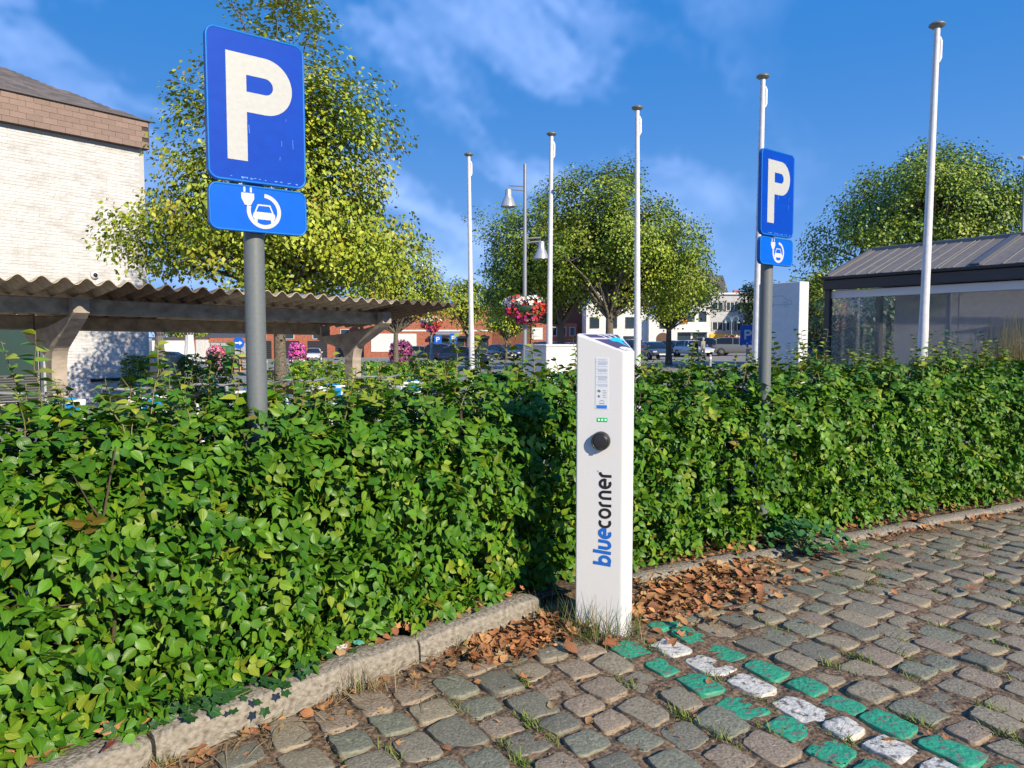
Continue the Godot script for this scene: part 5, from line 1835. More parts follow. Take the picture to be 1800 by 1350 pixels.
func street_lamp(label: String, at: Vector3, h: float, sd: int, basket_y: float) -> void:
	rng.seed = sd
	var o := thing("street_lamp", label, "street lamp", at, 0.0, "double street lamps")
	var grey := mk("lamp grey", lin(0.27, 0.29, 0.31), 0.4, 0.3)
	var m := MB.new()
	m.lathe([[0.0, 0.0], [0.13, 0.0], [0.13, 1.1], [0.085, 1.15], [0.075, h * 0.6], [0.06, h], [0.0, h]], 14)
	part("pole", m, grey, o)
	for s in [[-1.0, h - 0.85], [1.0, h - 2.85]]:
		var a := MB.new()
		a.tube([Vector3(0, s[1], 0), Vector3(s[0] * 0.62, s[1] + 0.04, 0)], [0.03, 0.03], 8)
		a.tube([Vector3(0, s[1] - 0.16, 0), Vector3(s[0] * 0.62, s[1] - 0.10, 0)], [0.03, 0.03], 8)
		part("arm", a, grey, o)
		var l := MB.new()
		l.lathe([[0.30, -0.78], [0.29, -0.72], [0.20, -0.50], [0.13, -0.36], [0.12, -0.14], [0.10, -0.10], [0.0, -0.10]], 18, Transform3D(Basis(), Vector3(s[0] * 0.64, s[1], 0)))
		var lo := part("lamp_shade", l, mk("lamp shade grey", lin(0.42, 0.44, 0.46), 0.35, 0.4), o)
		var g := MB.new()
		g.lathe([[0.0, -0.77], [0.27, -0.765], [0.0, -0.70]], 16, Transform3D(Basis(), Vector3(s[0] * 0.64, s[1], 0)))
		part("lens", g, mk("lamp lens", lin(0.6, 0.6, 0.58), 0.3), lo)
	# the ring of flowers hung on its pole is a thing of its own
	var f := thing("flower_basket", label.replace("tall grey double street lamp", "ring of hanging flowers on the lamp").replace("slender grey double street lamp", "ring of red and white flowers on the lamp"), "flower basket", at + Vector3(0, basket_y, 0), 0.0, "hanging flower baskets")
	var ring := MB.new()
	ring.lathe([[0.10, 0.10], [0.30, -0.18], [0.52, -0.16], [0.60, 0.10], [0.5, 0.12], [0.10, 0.11]], 18)
	part("basket", ring, mk("basket green", lin(0.02, 0.05, 0.03), 0.6), f)
	var W := Color(0.72, 0.72, 0.70)
	var R := Color(0.55, 0.035, 0.02)
	var P := Color(0.40, 0.015, 0.14)
	blossoms(f, [[Vector3(0, 0.26, 0), Vector3(0.78, 0.26, 0.7), 0], [Vector3(-0.35, 0.22, 0), Vector3(0.5, 0.24, 0.5), 0], [Vector3(0.35, 0.0, 0.1), Vector3(0.5, 0.34, 0.5), 1], [Vector3(-0.35, -0.1, 0.1), Vector3(0.42, 0.26, 0.45), 2], [Vector3(0.1, -0.35, 0.15), Vector3(0.5, 0.28, 0.45), 2]],
		[[W, W, W, R], [R, R, Color(0.6, 0.08, 0.04)], [P, Color(0.48, 0.02, 0.2), R]], 0.13, 1400, 0.2)

func road_disc(label: String, at: Vector3, h: float) -> void:
	var o := thing("round_road_sign", label, "road sign", at)
	var p := MB.new()
	p.tube([Vector3.ZERO, Vector3(0, h + 0.3, 0)], [0.045, 0.045], 10)
	part("post", p, mk("far post grey", lin(0.3, 0.31, 0.32), 0.5), o)
	var d := MB.new()
	d.prism(PackedVector2Array(arc(0, h, 0.55, 0.55, 0, 350, 28)), 0.05, 0.08)
	var dd := part("disc", d, mk("far sign blue", lin(0.01, 0.11, 0.52), 0.4), o)
	var a := MB.new()
	a.prism(PackedVector2Array([Vector2(-0.35, h - 0.07), Vector2(0.1, h - 0.07), Vector2(0.1, h - 0.2), Vector2(0.38, h), Vector2(0.1, h + 0.2), Vector2(0.1, h + 0.07), Vector2(-0.35, h + 0.07)]), 0.08, 0.09, Transform3D(), false)
	part("arrow", a, mk("far sign white", lin(0.7, 0.7, 0.7), 0.4), dd)

func p_board(label: String, at: Vector3, w: float, h: float, y: float, post: Material) -> void:
	var o := thing("parking_board", label, "road sign", at, 0.0)
	var p := MB.new()
	p.box(Vector3(0, y / 2, -0.05), Vector3(0.14, y, 0.08))
	part("post", p, post, o)
	box_part("plate", Vector3(0, y + h / 2, 0), Vector3(w, h, 0.05), mk("far sign blue", lin(0.01, 0.11, 0.52), 0.4), o)
	var l := MB.new()
	var s := w * 0.9
	var q := [Vector2(-0.12, 0.36), Vector2(0.05, 0.36)] + arc(0.05, 0.19, 0.17, 0.17, 85, -85, 8) + [Vector2(-0.12, 0.02)]
	var pts := []
	for e in q: pts.append(Vector2(e.x * s, y + h * 0.55 + (e.y - 0.1) * s * 0.9))
	l.stroke(pts, s * 0.14, 0.03)
	l.stroke([Vector2(-0.19 * s, y + h * 0.55 - 0.42 * s), Vector2(-0.19 * s, y + h * 0.55 + 0.30 * s)], s * 0.14, 0.031)
	part("letter", l, mk("far sign white", lin(0.7, 0.7, 0.7), 0.4), o)

func parasol(label: String, at: Vector3, mat: Material, h: float) -> void:
	var o := thing("folded_parasol", label, "parasol", at, 0.0, "folded parasols on the terrace")
	var p := MB.new()
	p.tube([Vector3.ZERO, Vector3(0, h, 0)], [0.025, 0.025], 8)
	part("pole", p, mk("parasol pole", lin(0.3, 0.3, 0.3), 0.4), o)
	var c := MB.new()
	var rows := []
	for q in [[0.16, 0.62], [0.17, 0.8], [0.13, 1.2], [0.11, 1.6], [0.17, 1.75], [0.12, 2.0], [0.05, 2.28], [0.01, 2.36]]:
		var row := []
		for k in 24:
			var a := TAU * k / 24
			var r: float = q[0] * (1.0 + 0.22 * (1 if k % 3 == 0 else -0.5)) + rnd(-0.006, 0.006)
			row.append(Vector3(r * cos(a), q[1] * h / 2.4, -r * sin(a)))
		rows.append(row)
	c.grid(rows, true)
	part("folded_canopy", c, mat, o)
	var s := MB.new()
	s.lathe([[0.13, 1.60], [0.135, 1.61], [0.135, 1.67], [0.13, 1.68]], 14, Transform3D(Basis.from_scale(Vector3(1, h / 2.4, 1)), Vector3.ZERO))
	part("strap", s, mk("strap dark", lin(0.05, 0.05, 0.06), 0.7), o)
	var b := MB.new()
	b.box(Vector3(0, 0.05, 0), Vector3(0.5, 0.1, 0.5), 0.02)
	part("base", b, mk("parasol base", lin(0.12, 0.12, 0.12), 0.8), o)

func make_square_furniture() -> void:
	rng.seed = 91
	var W := Color(0.75, 0.72, 0.74)
	var pk := Color(0.62, 0.06, 0.36)
	flower_tower("tall tower of magenta and white petunias beside the tree trunk", G(-290, 60), 1.5, 2.1, [[pk, Color(0.7, 0.16, 0.5), pk], [W, W, Color(0.7, 0.3, 0.55)]], 21)
	flower_tower("dark purple petunia tower beyond the low yellowing hedge", G(-150, 46), 1.55, 1.9, [[Color(0.10, 0.012, 0.07), Color(0.18, 0.02, 0.12), Color(0.45, 0.1, 0.3)], [Color(0.10, 0.012, 0.07), Color(0.3, 0.05, 0.2)]], 22)
	flower_tower("pale pink and red petunia tower behind the dark terrace hedge", G(-400, 56), 1.45, 2.0, [[Color(0.65, 0.2, 0.34), Color(0.7, 0.35, 0.45), Color(0.55, 0.05, 0.14)], [W, Color(0.65, 0.2, 0.34)]], 23)
	street_lamp("tall grey double street lamp beside the broad plane tree", W2(Vector2(0.50, 29.0), gh(0.5, 29.0)), 8.3, 24, 2.75)
	street_lamp("slender grey double street lamp beyond the low yellowing hedge", G(-109, 55), 8.6, 25, 3.2)
	# flower lamp before the white block
	var fl := thing("scroll_lamp", "small scroll-armed lamp with a flower basket before the white block", "street lamp", G(296, 92), 0.0)
	var m := MB.new()
	m.tube([Vector3.ZERO, Vector3(0, 4.3, 0)], [0.08, 0.05], 8)
	for s in [-1.0, 1.0]: m.tube([Vector3(0, 3.6, 0), Vector3(s * 0.25, 4.3, 0), Vector3(s * 0.6, 4.45, 0), Vector3(s * 0.85, 4.1, 0), Vector3(s * 0.8, 3.8, 0)], [0.04, 0.035, 0.035, 0.035, 0.03], 6)
	part("pole", m, mk("verdigris", lin(0.22, 0.33, 0.30), 0.6), fl)
	for s in [-1.0, 1.0]:
		var g := MB.new()
		g.lathe([[0.22, -0.3], [0.16, -0.1], [0.05, 0.05], [0.0, 0.05]], 12, Transform3D(Basis(), Vector3(s * 0.8, 3.8, 0)))
		part("lamp_shade", g, mk("verdigris", lin(0.22, 0.33, 0.30), 0.6), fl)
	blossoms(fl, [[Vector3(0, 1.7, 0), Vector3(1.1, 0.35, 0.6), 0]], [[Color(0.5, 0.05, 0.03), Color(0.6, 0.3, 0.25), W]], 0.25, 250, 0.25)
	parasol("grey folded parasol beside the white building's corner", W2(Vector2(-11.9, 25.0), gh(-11.9, 25.0)), mottled("parasol grey", [lin(0.12, 0.115, 0.11), lin(0.17, 0.16, 0.155)], 2.0, 0.9), 2.5)
	parasol("white folded parasol standing behind the longer terrace hedge", W2(Vector2(-10.45, 24.0), gh(-10.45, 24.0)), mottled("parasol white", [lin(0.55, 0.57, 0.62), lin(0.66, 0.67, 0.70)], 2.0, 0.9), 2.5)
	# A-boards
	for k in 2:
		var o := thing("a_board", ["wooden A-board with dark chalk panel next to the terrace hedge", "wooden A-board with dark chalk panel, the one beside the sign post"][k], "A-board", G([-375, -362][k], [46, 44][k]), 0.5, "chalk boards on the square")
		for s in [-1.0, 1.0]:
			var f := MB.new()
			for e in [-1.0, 1.0]: f.bar(Vector3(e * 0.26, 0.0, s * 0.30), Vector3(e * 0.26, 1.08, s * 0.03), 0.05, 0.03)
			f.bar(Vector3(-0.26, 1.05, s * 0.04), Vector3(0.26, 1.05, s * 0.04), 0.04, 0.05)
			f.bar(Vector3(-0.26, 0.2, s * 0.255), Vector3(0.26, 0.2, s * 0.255), 0.04, 0.05)
			part("frame", f, mk("pine wood", lin(0.42, 0.25, 0.11), 0.7), o)
			var b := MB.new()
			b.quad(Vector3(-0.24, 0.22, s * 0.25), Vector3(0.24, 0.22, s * 0.25), Vector3(0.24, 1.03, s * 0.045), Vector3(-0.24, 1.03, s * 0.045), Vector3(0, 0.2, s))
			var bo := part("board", b, mk("chalk board", lin(0.03, 0.025, 0.022), 0.8), o)
			var ch := MB.new()
			for j in 6:
				var f2 := 0.2 + 0.11 * j
				var c := Vector3(0, 0.22, s * 0.25).lerp(Vector3(0, 1.03, s * 0.045), f2) + Vector3(0, 0.002, s * 0.006)
				ch.box(c, Vector3(rnd(0.2, 0.36), 0.025, 0.002))
			part("chalk_lines", ch, mk("chalk", lin(0.55, 0.55, 0.52), 0.9), bo)
	# dark planters
	box_planter("square black planter box on the paving beside the lime tree trunk", G(-323, 29))
	box_planter("square black planter box at the end of the low yellowing hedge", G(-285, 30))
	# green cabinet, yellow container, road sign
	var gc := thing("green_cabinet", "tall green sheet-metal container before the shed row", "container", G(-385, 78), 0.0)
	box_part("body", Vector3(0, 0.95, 0), Vector3(1.25, 1.9, 1.2), mottled("container green", [lin(0.05, 0.16, 0.06), lin(0.08, 0.22, 0.09)], 0.6, 0.6), gc, 0.04)
	box_part("door_seam", Vector3(0.2, 0.95, 0.605), Vector3(0.03, 1.8, 0.02), mk("seam dark", lin(0.02, 0.06, 0.03), 0.7), gc, 0.0)
	box_part("roof", Vector3(0, 1.93, 0), Vector3(1.32, 0.08, 1.27), mk("container roof", lin(0.07, 0.2, 0.08), 0.6), gc, 0.01)
	var yc := thing("yellow_container", "rounded yellow glass container with green lid beneath the round blue sign", "container", G(-365, 66), 0.0)
	var ym := MB.new()
	ym.lathe([[0.0, 0.0], [0.5, 0.0], [0.62, 0.5], [0.6, 0.9], [0.0, 0.95]], 20)
	part("body", ym, mk("container yellow", lin(0.62, 0.50, 0.01), 0.5), yc)
	var yl := MB.new()
	yl.lathe([[0.64, 0.86], [0.6, 1.05], [0.35, 1.2], [0.0, 1.24]], 20)
	part("lid", yl, mk("container lid", lin(0.30, 0.34, 0.03), 0.5), yc)
	box_part("opening", Vector3(0, 0.72, 0.58), Vector3(0.35, 0.18, 0.1), mk("hole dark", lin(0.01, 0.01, 0.01), 0.8), yc)
	road_disc("round blue sign with white arrow above the yellow container", G(-369, 70), 2.2)
	p_board("blue parking board with white letter between the flagpole and the white block", W2(Vector2(0.318 * 50, 50.0), 0.0), 1.0, 1.35, 1.1, mk("far post grey", lin(0.3, 0.31, 0.32), 0.5))
	p_board("small blue parking board on an orange post below the red hanging flowers", G(-100, 74), 0.75, 0.8, 1.7, mk("orange post", lin(0.6, 0.12, 0.03), 0.6))
	p_board("small blue parking board on an orange post before the dark shop front", G(-79, 74), 0.75, 0.95, 1.7, mk("orange post", lin(0.6, 0.12, 0.03), 0.6))
	# thin lamp post in front of the shutters and a floodlight mast
	var tp := MB.new()
	tp.lathe([[0.0, 0.0], [0.12, 0.0], [0.12, 0.9], [0.06, 1.0], [0.05, 4.6], [0.0, 4.6]], 12)
	solo("slim_post", tp, mk("far post grey", lin(0.3, 0.31, 0.32), 0.5), "slim grey post with thicker foot before the dark shutters", "post", Transform3D(Basis(), G(-335, 48)))
	var fm := thing("floodlight_mast", "thin grey floodlight mast standing before the big dark tree", "lamp post", G(683, 31), 0.0)
	var mm := MB.new()
	mm.tube([Vector3.ZERO, Vector3(0, 8.85, 0)], [0.08, 0.05], 10)
	part("pole", mm, mk("lamp grey", lin(0.27, 0.29, 0.31), 0.4, 0.3), fm)
	box_part("head", Vector3(-0.08, 8.92, 0.1), Vector3(0.46, 0.12, 0.34), mk("head grey", lin(0.4, 0.41, 0.42), 0.4), fm, 0.03, Basis(Vector3.RIGHT, 0.35))
	# grey bollards along the parking
	var bo: Node3D = null
	for k in 5:
		var at := G([-332, -318, -345, 268, -258][k], [52, 53, 51, 33, 60][k])
		var lb: String = ["short grey bollard by the slim post, first of three", "short grey bollard by the slim post, between its two neighbours", "short grey bollard by the slim post, on the A-boards' side", "short grey bollard on the square before the silver car", "short grey bollard beside the magenta flower tower"][k]
		if bo == null:
			bo = thing("bollard", lb, "bollard", at, 0.0, "short grey bollards")
			var b := MB.new()
			b.lathe([[0.0, 0.0], [0.06, 0.0], [0.06, 0.8], [0.045, 0.86], [0.0, 0.88]], 12)
			part("shaft", b, mk("far post grey", lin(0.3, 0.31, 0.32), 0.5), bo)
			var bb := MB.new()
			bb.lathe([[0.062, 0.66], [0.064, 0.67], [0.064, 0.76], [0.062, 0.77]], 12)
			part("band", bb, mk("far sign white", lin(0.7, 0.7, 0.7), 0.4), bo)
		else: copy(bo, at, 0.0, lb)

func box_planter(label: String, at: Vector3) -> void:
	var o := thing("planter_box", label, "planter", at, 0.2, "black planter boxes")
	var blk := mk("planter black", lin(0.012, 0.012, 0.014), 0.5)
	for s in [-1.0, 1.0]:
		box_part("side", Vector3(s * 0.19, 0.19, 0), Vector3(0.03, 0.38, 0.41), blk, o, 0.004)
		box_part("side", Vector3(0, 0.19, s * 0.19), Vector3(0.35, 0.38, 0.03), blk, o, 0.004)
	box_part("soil", Vector3(0, 0.17, 0), Vector3(0.35, 0.3, 0.35), mk("planter soil", lin(0.05, 0.035, 0.025), 0.95), o, 0.0)

# ------------------------------------------------------------------ cars
func car(label: String, at: Vector3, turn: float, col: Color, suv: bool) -> Node3D:
	var o := thing("parked_car", label, "car", at, turn, "cars parked on the square")
	var paint := mk("car paint %s" % col.to_html(), col, 0.22)
	paint.clearcoat_enabled = true
	paint.clearcoat = 1.0
	paint.clearcoat_roughness = 0.04
	var H := 1.66 if suv else 1.47
	var glass := mk("car glass", lin(0.012, 0.016, 0.02), 0.05)
	var black := mk("car trim", lin(0.012, 0.012, 0.013), 0.6)
	# lower body: cross-sections from tail to nose (z forward)
	var sec := [[-2.12, 0.45, 0.80, 0.66], [-2.05, 0.34, 0.93, 0.78], [-1.7, 0.28, 0.98, 0.86], [-0.6, 0.26, 0.97, 0.89], [0.6, 0.26, 0.96, 0.89], [1.3, 0.27, 0.90, 0.87], [1.85, 0.30, 0.80, 0.80], [2.08, 0.36, 0.68, 0.70], [2.14, 0.45, 0.60, 0.6]]
	var k: float = 1.10 if suv else 1.0
	var m := MB.new()
	var rows := []
	for s in sec:
		var y0: float = s[1]
		var y1: float = s[2] * k
		var w: float = s[3]
		var row := []
		for q in [[-0.86, 0.0], [-1.0, 0.14], [-1.01, 0.5], [-0.97, 0.82], [-0.88, 0.97], [-0.6, 1.0], [0.0, 1.02], [0.6, 1.0], [0.88, 0.97], [0.97, 0.82], [1.01, 0.5], [1.0, 0.14], [0.86, 0.0]]: row.append(Vector3(q[0] * w, lerpf(y0, y1, q[1]), s[0]))
		rows.append(row)
	m.grid(rows, false, false)
	m.fan(rows[0], Vector3(0, 0, -1)); m.fan(rows[-1], Vector3(0, 0, 1))
	part("body", m, paint, o)
	# cabin
	var cab := [[-2.0 if suv else -1.92, 0.95 * k, 0.96 * k, 0.74], [-1.72, 0.95 * k, H - 0.12, 0.66], [-1.35, 0.95 * k, H - 0.02, 0.64], [-0.3, 0.95 * k, H, 0.64], [0.25, 0.95 * k, H - 0.06, 0.66], [1.05, 0.93 * k, 0.95 * k, 0.76]]
	var cm := MB.new()
	var rf := MB.new()
	var cr := []
	var rr := []
	for s in cab:
		var row := []
		for q in [[-1.16, 0.0], [-1.10, 0.45], [-1.0, 0.9], [-0.86, 0.985], [0.0, 1.0], [0.86, 0.985], [1.0, 0.9], [1.10, 0.45], [1.16, 0.0]]: row.append(Vector3(q[0] * s[3], lerpf(s[1], s[2], q[1]), s[0]))
		cr.append(row)
	cm.grid(cr)
	var go := part("windows", cm, glass, o)
	for j in range(1, 5):
		var row := []
		for q in [2, 3, 4, 5, 6]: row.append(cr[j][q] + Vector3(0, 0.012, 0) + Vector3(signf(cr[j][q].x) * 0.008, 0, 0))
		rr.append(row)
	rf.grid(rr)
	part("roof", rf, paint, o)
	for s in [0, -1]:
		var pl := MB.new()
		for j in [1, 3, 4]:
			var a: Vector3 = cr[j][1 if s == 0 else 7]
			var b: Vector3 = cr[j][2 if s == 0 else 6]
			pl.bar(Vector3(a.x * 1.05, 0.95 * k, a.z), b + Vector3(signf(b.x) * 0.012, 0.01, 0), 0.07, 0.03)
		part("pillar", pl, paint, o)
	for s in [[-0.78, 1.32], [0.78, 1.32], [-0.78, -1.30], [0.78, -1.30]]:
		var w := MB.new()
		var r := 0.36 if suv else 0.32
		var xf := Transform3D(Basis(Vector3.FORWARD, PI / 2), Vector3(s[0], r, s[1]))
		w.lathe([[r * 0.62, -0.10], [r * 0.94, -0.11], [r, -0.07], [r, 0.07], [r * 0.94, 0.11], [r * 0.62, 0.10]], 20, xf)
		var wo := part("wheel", w, mk("tyre", lin(0.012, 0.012, 0.012), 0.85), o)
		var rm := MB.new()
		rm.lathe([[0.0, -0.09], [r * 0.62, -0.085], [r * 0.62, 0.085], [0.0, 0.09]], 16, xf)
		part("rim", rm, mk("rim alloy", lin(0.30, 0.30, 0.31), 0.35, 0.7), wo)
	for s in [-1.0, 1.0]:
		box_part("headlight", Vector3(s * 0.60, 0.66 * k, 2.06), Vector3(0.34, 0.13, 0.12), mk("headlight glass", lin(0.5, 0.52, 0.55), 0.1), o, 0.03)
		box_part("tail_light", Vector3(s * 0.64, 0.80 * k, -2.06), Vector3(0.26, 0.15, 0.12), mk("tail light red", lin(0.35, 0.01, 0.01), 0.2), o, 0.03)
		box_part("mirror", Vector3(s * 0.98, 1.0 * k, 0.62), Vector3(0.16, 0.12, 0.10), paint, o, 0.03)
	box_part("number_plate", Vector3(0, 0.62 * k, -2.135), Vector3(0.5, 0.11, 0.02), mk("plate white", lin(0.7, 0.7, 0.68), 0.5), o, 0.0)
	box_part("front_plate", Vector3(0, 0.46 * k, 2.15), Vector3(0.5, 0.11, 0.02), mk("plate white", lin(0.7, 0.7, 0.68), 0.5), o, 0.0)
	box_part("bumper", Vector3(0, 0.36, -2.08), Vector3(1.4, 0.16, 0.1), black, o, 0.03)
	return o

func make_cars() -> void:
	var navy := lin(0.012, 0.018, 0.045)
	var blk := lin(0.012, 0.013, 0.015)
	var gry := lin(0.09, 0.095, 0.105)
	var slv := lin(0.45, 0.46, 0.48)
	var wht := lin(0.68, 0.68, 0.68)
	for c in [
		["dark blue hatchback beyond the low yellowing hedge, end flagpole before it", -62, 58, 1.25, navy, false],
		["olive grey saloon between the purple flower tower and the dark off-roader", -119, 76, 1.45, lin(0.10, 0.11, 0.09), false],
		["black off-roader behind the dark blue hatchback", -90, 74, 1.4, blk, true],
		["black car behind the low white plinth, by the hanging flowers' pole", -12, 72, 0.5, blk, false],
		["dark blue car behind the low white plinth, next to the black one", 20, 73, 0.4, navy, false],
		["black estate car behind the flagpole of the low white plinth", 52, 74, 0.45, blk, true],
		["dark grey car between the plinth and the charging post", 84, 75, 0.4, gry, false],
		["black car just behind the slanted top of the charging post", 165, 70, 0.3, blk, true],
		["grey-blue car showing its tail and white number plate behind the hedge", 192, 61, 0.12, lin(0.05, 0.06, 0.08), false],
		["black hatchback beside the grey-blue car", 222, 70, 0.3, blk, false],
		["silver car beside the two walking people", 245, 66, 0.35, slv, false],
		["dark blue estate car behind the two walking people", 268, 70, 1.2, navy, true],
		["grey off-roader parked side-on before the white block", 302, 67, 1.35, lin(0.13, 0.135, 0.14), true],
		["blue car between the white column and the pavilion's corner post", 412, 42, 1.0, lin(0.02, 0.05, 0.14), false],
		["white hatchback beside the magenta flower tower", -268, 86, 0.2, wht, false],
		["dark blue car before the white garage", -457, 84, 1.5, navy, false]]:
		car(c[0], G(c[1], c[2]), c[3] + PI / 2 * 0.0, c[4], c[5])

# ------------------------------------------------------------------ people: one continuous skin per figure, meshed from tapered bones
func seg_d(p: Vector3, a: Vector3, b: Vector3, ra: float, rb: float) -> float:
	var ab := b - a
	var t := clampf((p - a).dot(ab) / ab.length_squared(), 0.0, 1.0)
	return p.distance_to(a + ab * t) - lerpf(ra, rb, t)

func figure(label: String, at: Vector3, turn: float, bones: Array, hair: Color, sd: int) -> void:
	var o := thing("person", label, "person", at, turn, "people walking on the square")
	var cell := 0.026
	var lo := Vector3(-0.5, -0.02, -0.55)
	var nx := 39
	var ny := 70
	var nz := 42
	var field := PackedFloat32Array()
	field.resize(nx * ny * nz)
	field.fill(1.0)
	for b in bones:
		var r: float = maxf(b[2], b[3]) + 0.09
		var mn: Vector3 = ((b[0].min(b[1]) - Vector3.ONE * r - lo) / cell).floor().max(Vector3.ZERO)
		var mx: Vector3 = ((b[0].max(b[1]) + Vector3.ONE * r - lo) / cell).ceil().min(Vector3(nx - 1, ny - 1, nz - 1))
		for z in range(int(mn.z), int(mx.z) + 1):
			for y in range(int(mn.y), int(mx.y) + 1):
				for x in range(int(mn.x), int(mx.x) + 1):
					var i := x + nx * (y + ny * z)
					var d := seg_d(lo + Vector3(x, y, z) * cell, b[0], b[1], b[2], b[3])
					var h := clampf(0.5 + 0.5 * (field[i] - d) / 0.035, 0.0, 1.0)
					field[i] = lerpf(field[i], d, h) - 0.035 * h * (1.0 - h)
	var m := MB.new()
	m.tint = Color.WHITE
	var id := {}
	for z in nz - 1:
		for y in ny - 1:
			for x in nx - 1:
				var s := Vector3.ZERO
				var n := 0
				for e in [[0, 0, 0, 1, 0, 0], [0, 1, 0, 1, 1, 0], [0, 0, 1, 1, 0, 1], [0, 1, 1, 1, 1, 1], [0, 0, 0, 0, 1, 0], [1, 0, 0, 1, 1, 0], [0, 0, 1, 0, 1, 1], [1, 0, 1, 1, 1, 1], [0, 0, 0, 0, 0, 1], [1, 0, 0, 1, 0, 1], [0, 1, 0, 0, 1, 1], [1, 1, 0, 1, 1, 1]]:
					var a := field[x + e[0] + nx * (y + e[1] + ny * (z + e[2]))]
					var b := field[x + e[3] + nx * (y + e[4] + ny * (z + e[5]))]
					if (a < 0.0) != (b < 0.0):
						s += Vector3(e[0], e[1], e[2]).lerp(Vector3(e[3], e[4], e[5]), a / (a - b))
						n += 1
				if n:
					var p := lo + (Vector3(x, y, z) + s / n) * cell
					var best := 9.0
					for b in bones:
						var d := seg_d(p, b[0], b[1], b[2], b[3])
						if d < best:
							best = d
							m.tint = b[4]
					id[Vector3i(x, y, z)] = m.p(p)
	for c in id.keys():
		var f0 := field[c.x + nx * (c.y + ny * c.z)]
		for ax in 3:
			var u := Vector3i.ZERO
			u[ax] = 1
			var e: Vector3i = c + u
			var f1 := field[e.x + nx * (e.y + ny * e.z)]
			if (f0 < 0.0) == (f1 < 0.0): continue
			var d1 := Vector3i.ZERO
			d1[(ax + 1) % 3] = 1
			var d2 := Vector3i.ZERO
			d2[(ax + 2) % 3] = 1
			if not (id.has(c - d1) and id.has(c - d2) and id.has(c - d1 - d2)): continue
			var q := [id[c], id[c - d1], id[c - d1 - d2], id[c - d2]]
			if f0 >= 0.0: q.reverse()
			m.t3(q[0], q[1], q[2]); m.t3(q[0], q[2], q[3])
	var sk := mk("cloth and skin", Color.WHITE, 0.8)
	sk.vertex_color_use_as_albedo = true
	part("body", m, sk, o)
	var hm := MB.new()
	var hd: Vector3 = bones[0][1]
	hm.lathe([[0.092, -0.03], [0.105, 0.03], [0.09, 0.075], [0.05, 0.108], [0.0, 0.116]], 14, Transform3D(Basis(Vector3.RIGHT, -0.35), hd + Vector3(0, 0.0, -0.018)))
	part("hair", hm, mk("hair %s" % hair.to_html(), hair.linear_to_srgb(), 0.8), o)

func walker(top: Color, legs: Color, skin: Color, stride: float, coat: float) -> Array:
	var shoe := Color(0.03, 0.03, 0.035)
	var b := [[Vector3(0, 1.47, 0.0), Vector3(0, 1.60, 0.015), 0.058, 0.088, skin], [Vector3(0, 1.60, 0.015), Vector3(0, 1.55, 0.07), 0.07, 0.045, skin],
		[Vector3(0, 0.95, 0), Vector3(0, 1.2, 0), 0.145, 0.15, top], [Vector3(0, 1.2, 0), Vector3(0, 1.36, 0), 0.15, 0.13, top], [Vector3(-0.15, 1.37, 0), Vector3(0.15, 1.37, 0), 0.075, 0.075, top], [Vector3(0, 1.38, 0), Vector3(0, 1.46, 0), 0.07, 0.055, skin]]
	for s in [-1.0, 1.0]:
		var f: float = s * stride
		b.append([Vector3(s * 0.18, 1.36, 0), Vector3(s * 0.24, 1.10, -f * 0.25), 0.06, 0.05, top])
		b.append([Vector3(s * 0.24, 1.10, -f * 0.25), Vector3(s * 0.22, 0.88, -f * 0.25 + 0.08), 0.048, 0.035, top if coat > 0.5 else skin])
		b.append([Vector3(s * 0.22, 0.88, -f * 0.25 + 0.08), Vector3(s * 0.215, 0.76, -f * 0.25 + 0.11), 0.036, 0.022, skin])
		b.append([Vector3(s * 0.085, 0.92, 0), Vector3(s * 0.095, 0.50, f * 0.5 + 0.04), 0.095, 0.062, legs])
		b.append([Vector3(s * 0.095, 0.50, f * 0.5 + 0.04), Vector3(s * 0.095, 0.09, f), 0.06, 0.042, legs])
		b.append([Vector3(s * 0.095, 0.045, f - 0.03), Vector3(s * 0.10, 0.035, f + 0.15), 0.045, 0.034, shoe])
	return b

func make_people() -> void:
	figure("person in a pale grey-beige jacket and dark trousers walking beside the cars", G(258, 57), -2.5, walker(Color(0.28, 0.26, 0.22), Color(0.07, 0.075, 0.09), Color(0.45, 0.26, 0.19), 0.2, 1.0), Color(0.42, 0.40, 0.37), 1)
	figure("person in dark clothes with bare legs walking close to the one in the pale jacket", G(249, 57.6), -2.6, walker(Color(0.02, 0.022, 0.03), Color(0.05, 0.05, 0.06), Color(0.42, 0.24, 0.17), 0.15, 0.0), Color(0.05, 0.03, 0.02), 2)

# ------------------------------------------------------------------ fallen leaves, weeds and litter
func curled_leaf(c: float) -> ArrayMesh:
	var m := MB.new()
	var prof := [[0.0, 0.02], [0.2, 0.30], [0.45, 0.42], [0.7, 0.3], [0.88, 0.14], [1.0, 0.0]]
	var rows := []
	for q in prof:
		var t: float = q[0]
		var w: float = q[1]
		var y := c * 0.6 * sin(t * PI) * (1.0 if c > 0 else 0.4)
		rows.append([Vector3(-w, y + w * absf(c) * 1.2, t - 0.5), Vector3(-w * 0.5, y + w * absf(c) * 0.3, t - 0.5), Vector3(0, y, t - 0.5), Vector3(w * 0.55, y + w * absf(c) * 0.45, t - 0.48), Vector3(w, y + w * absf(c) * 0.9, t - 0.46)])
	m.grid(rows)
	return m.mesh()

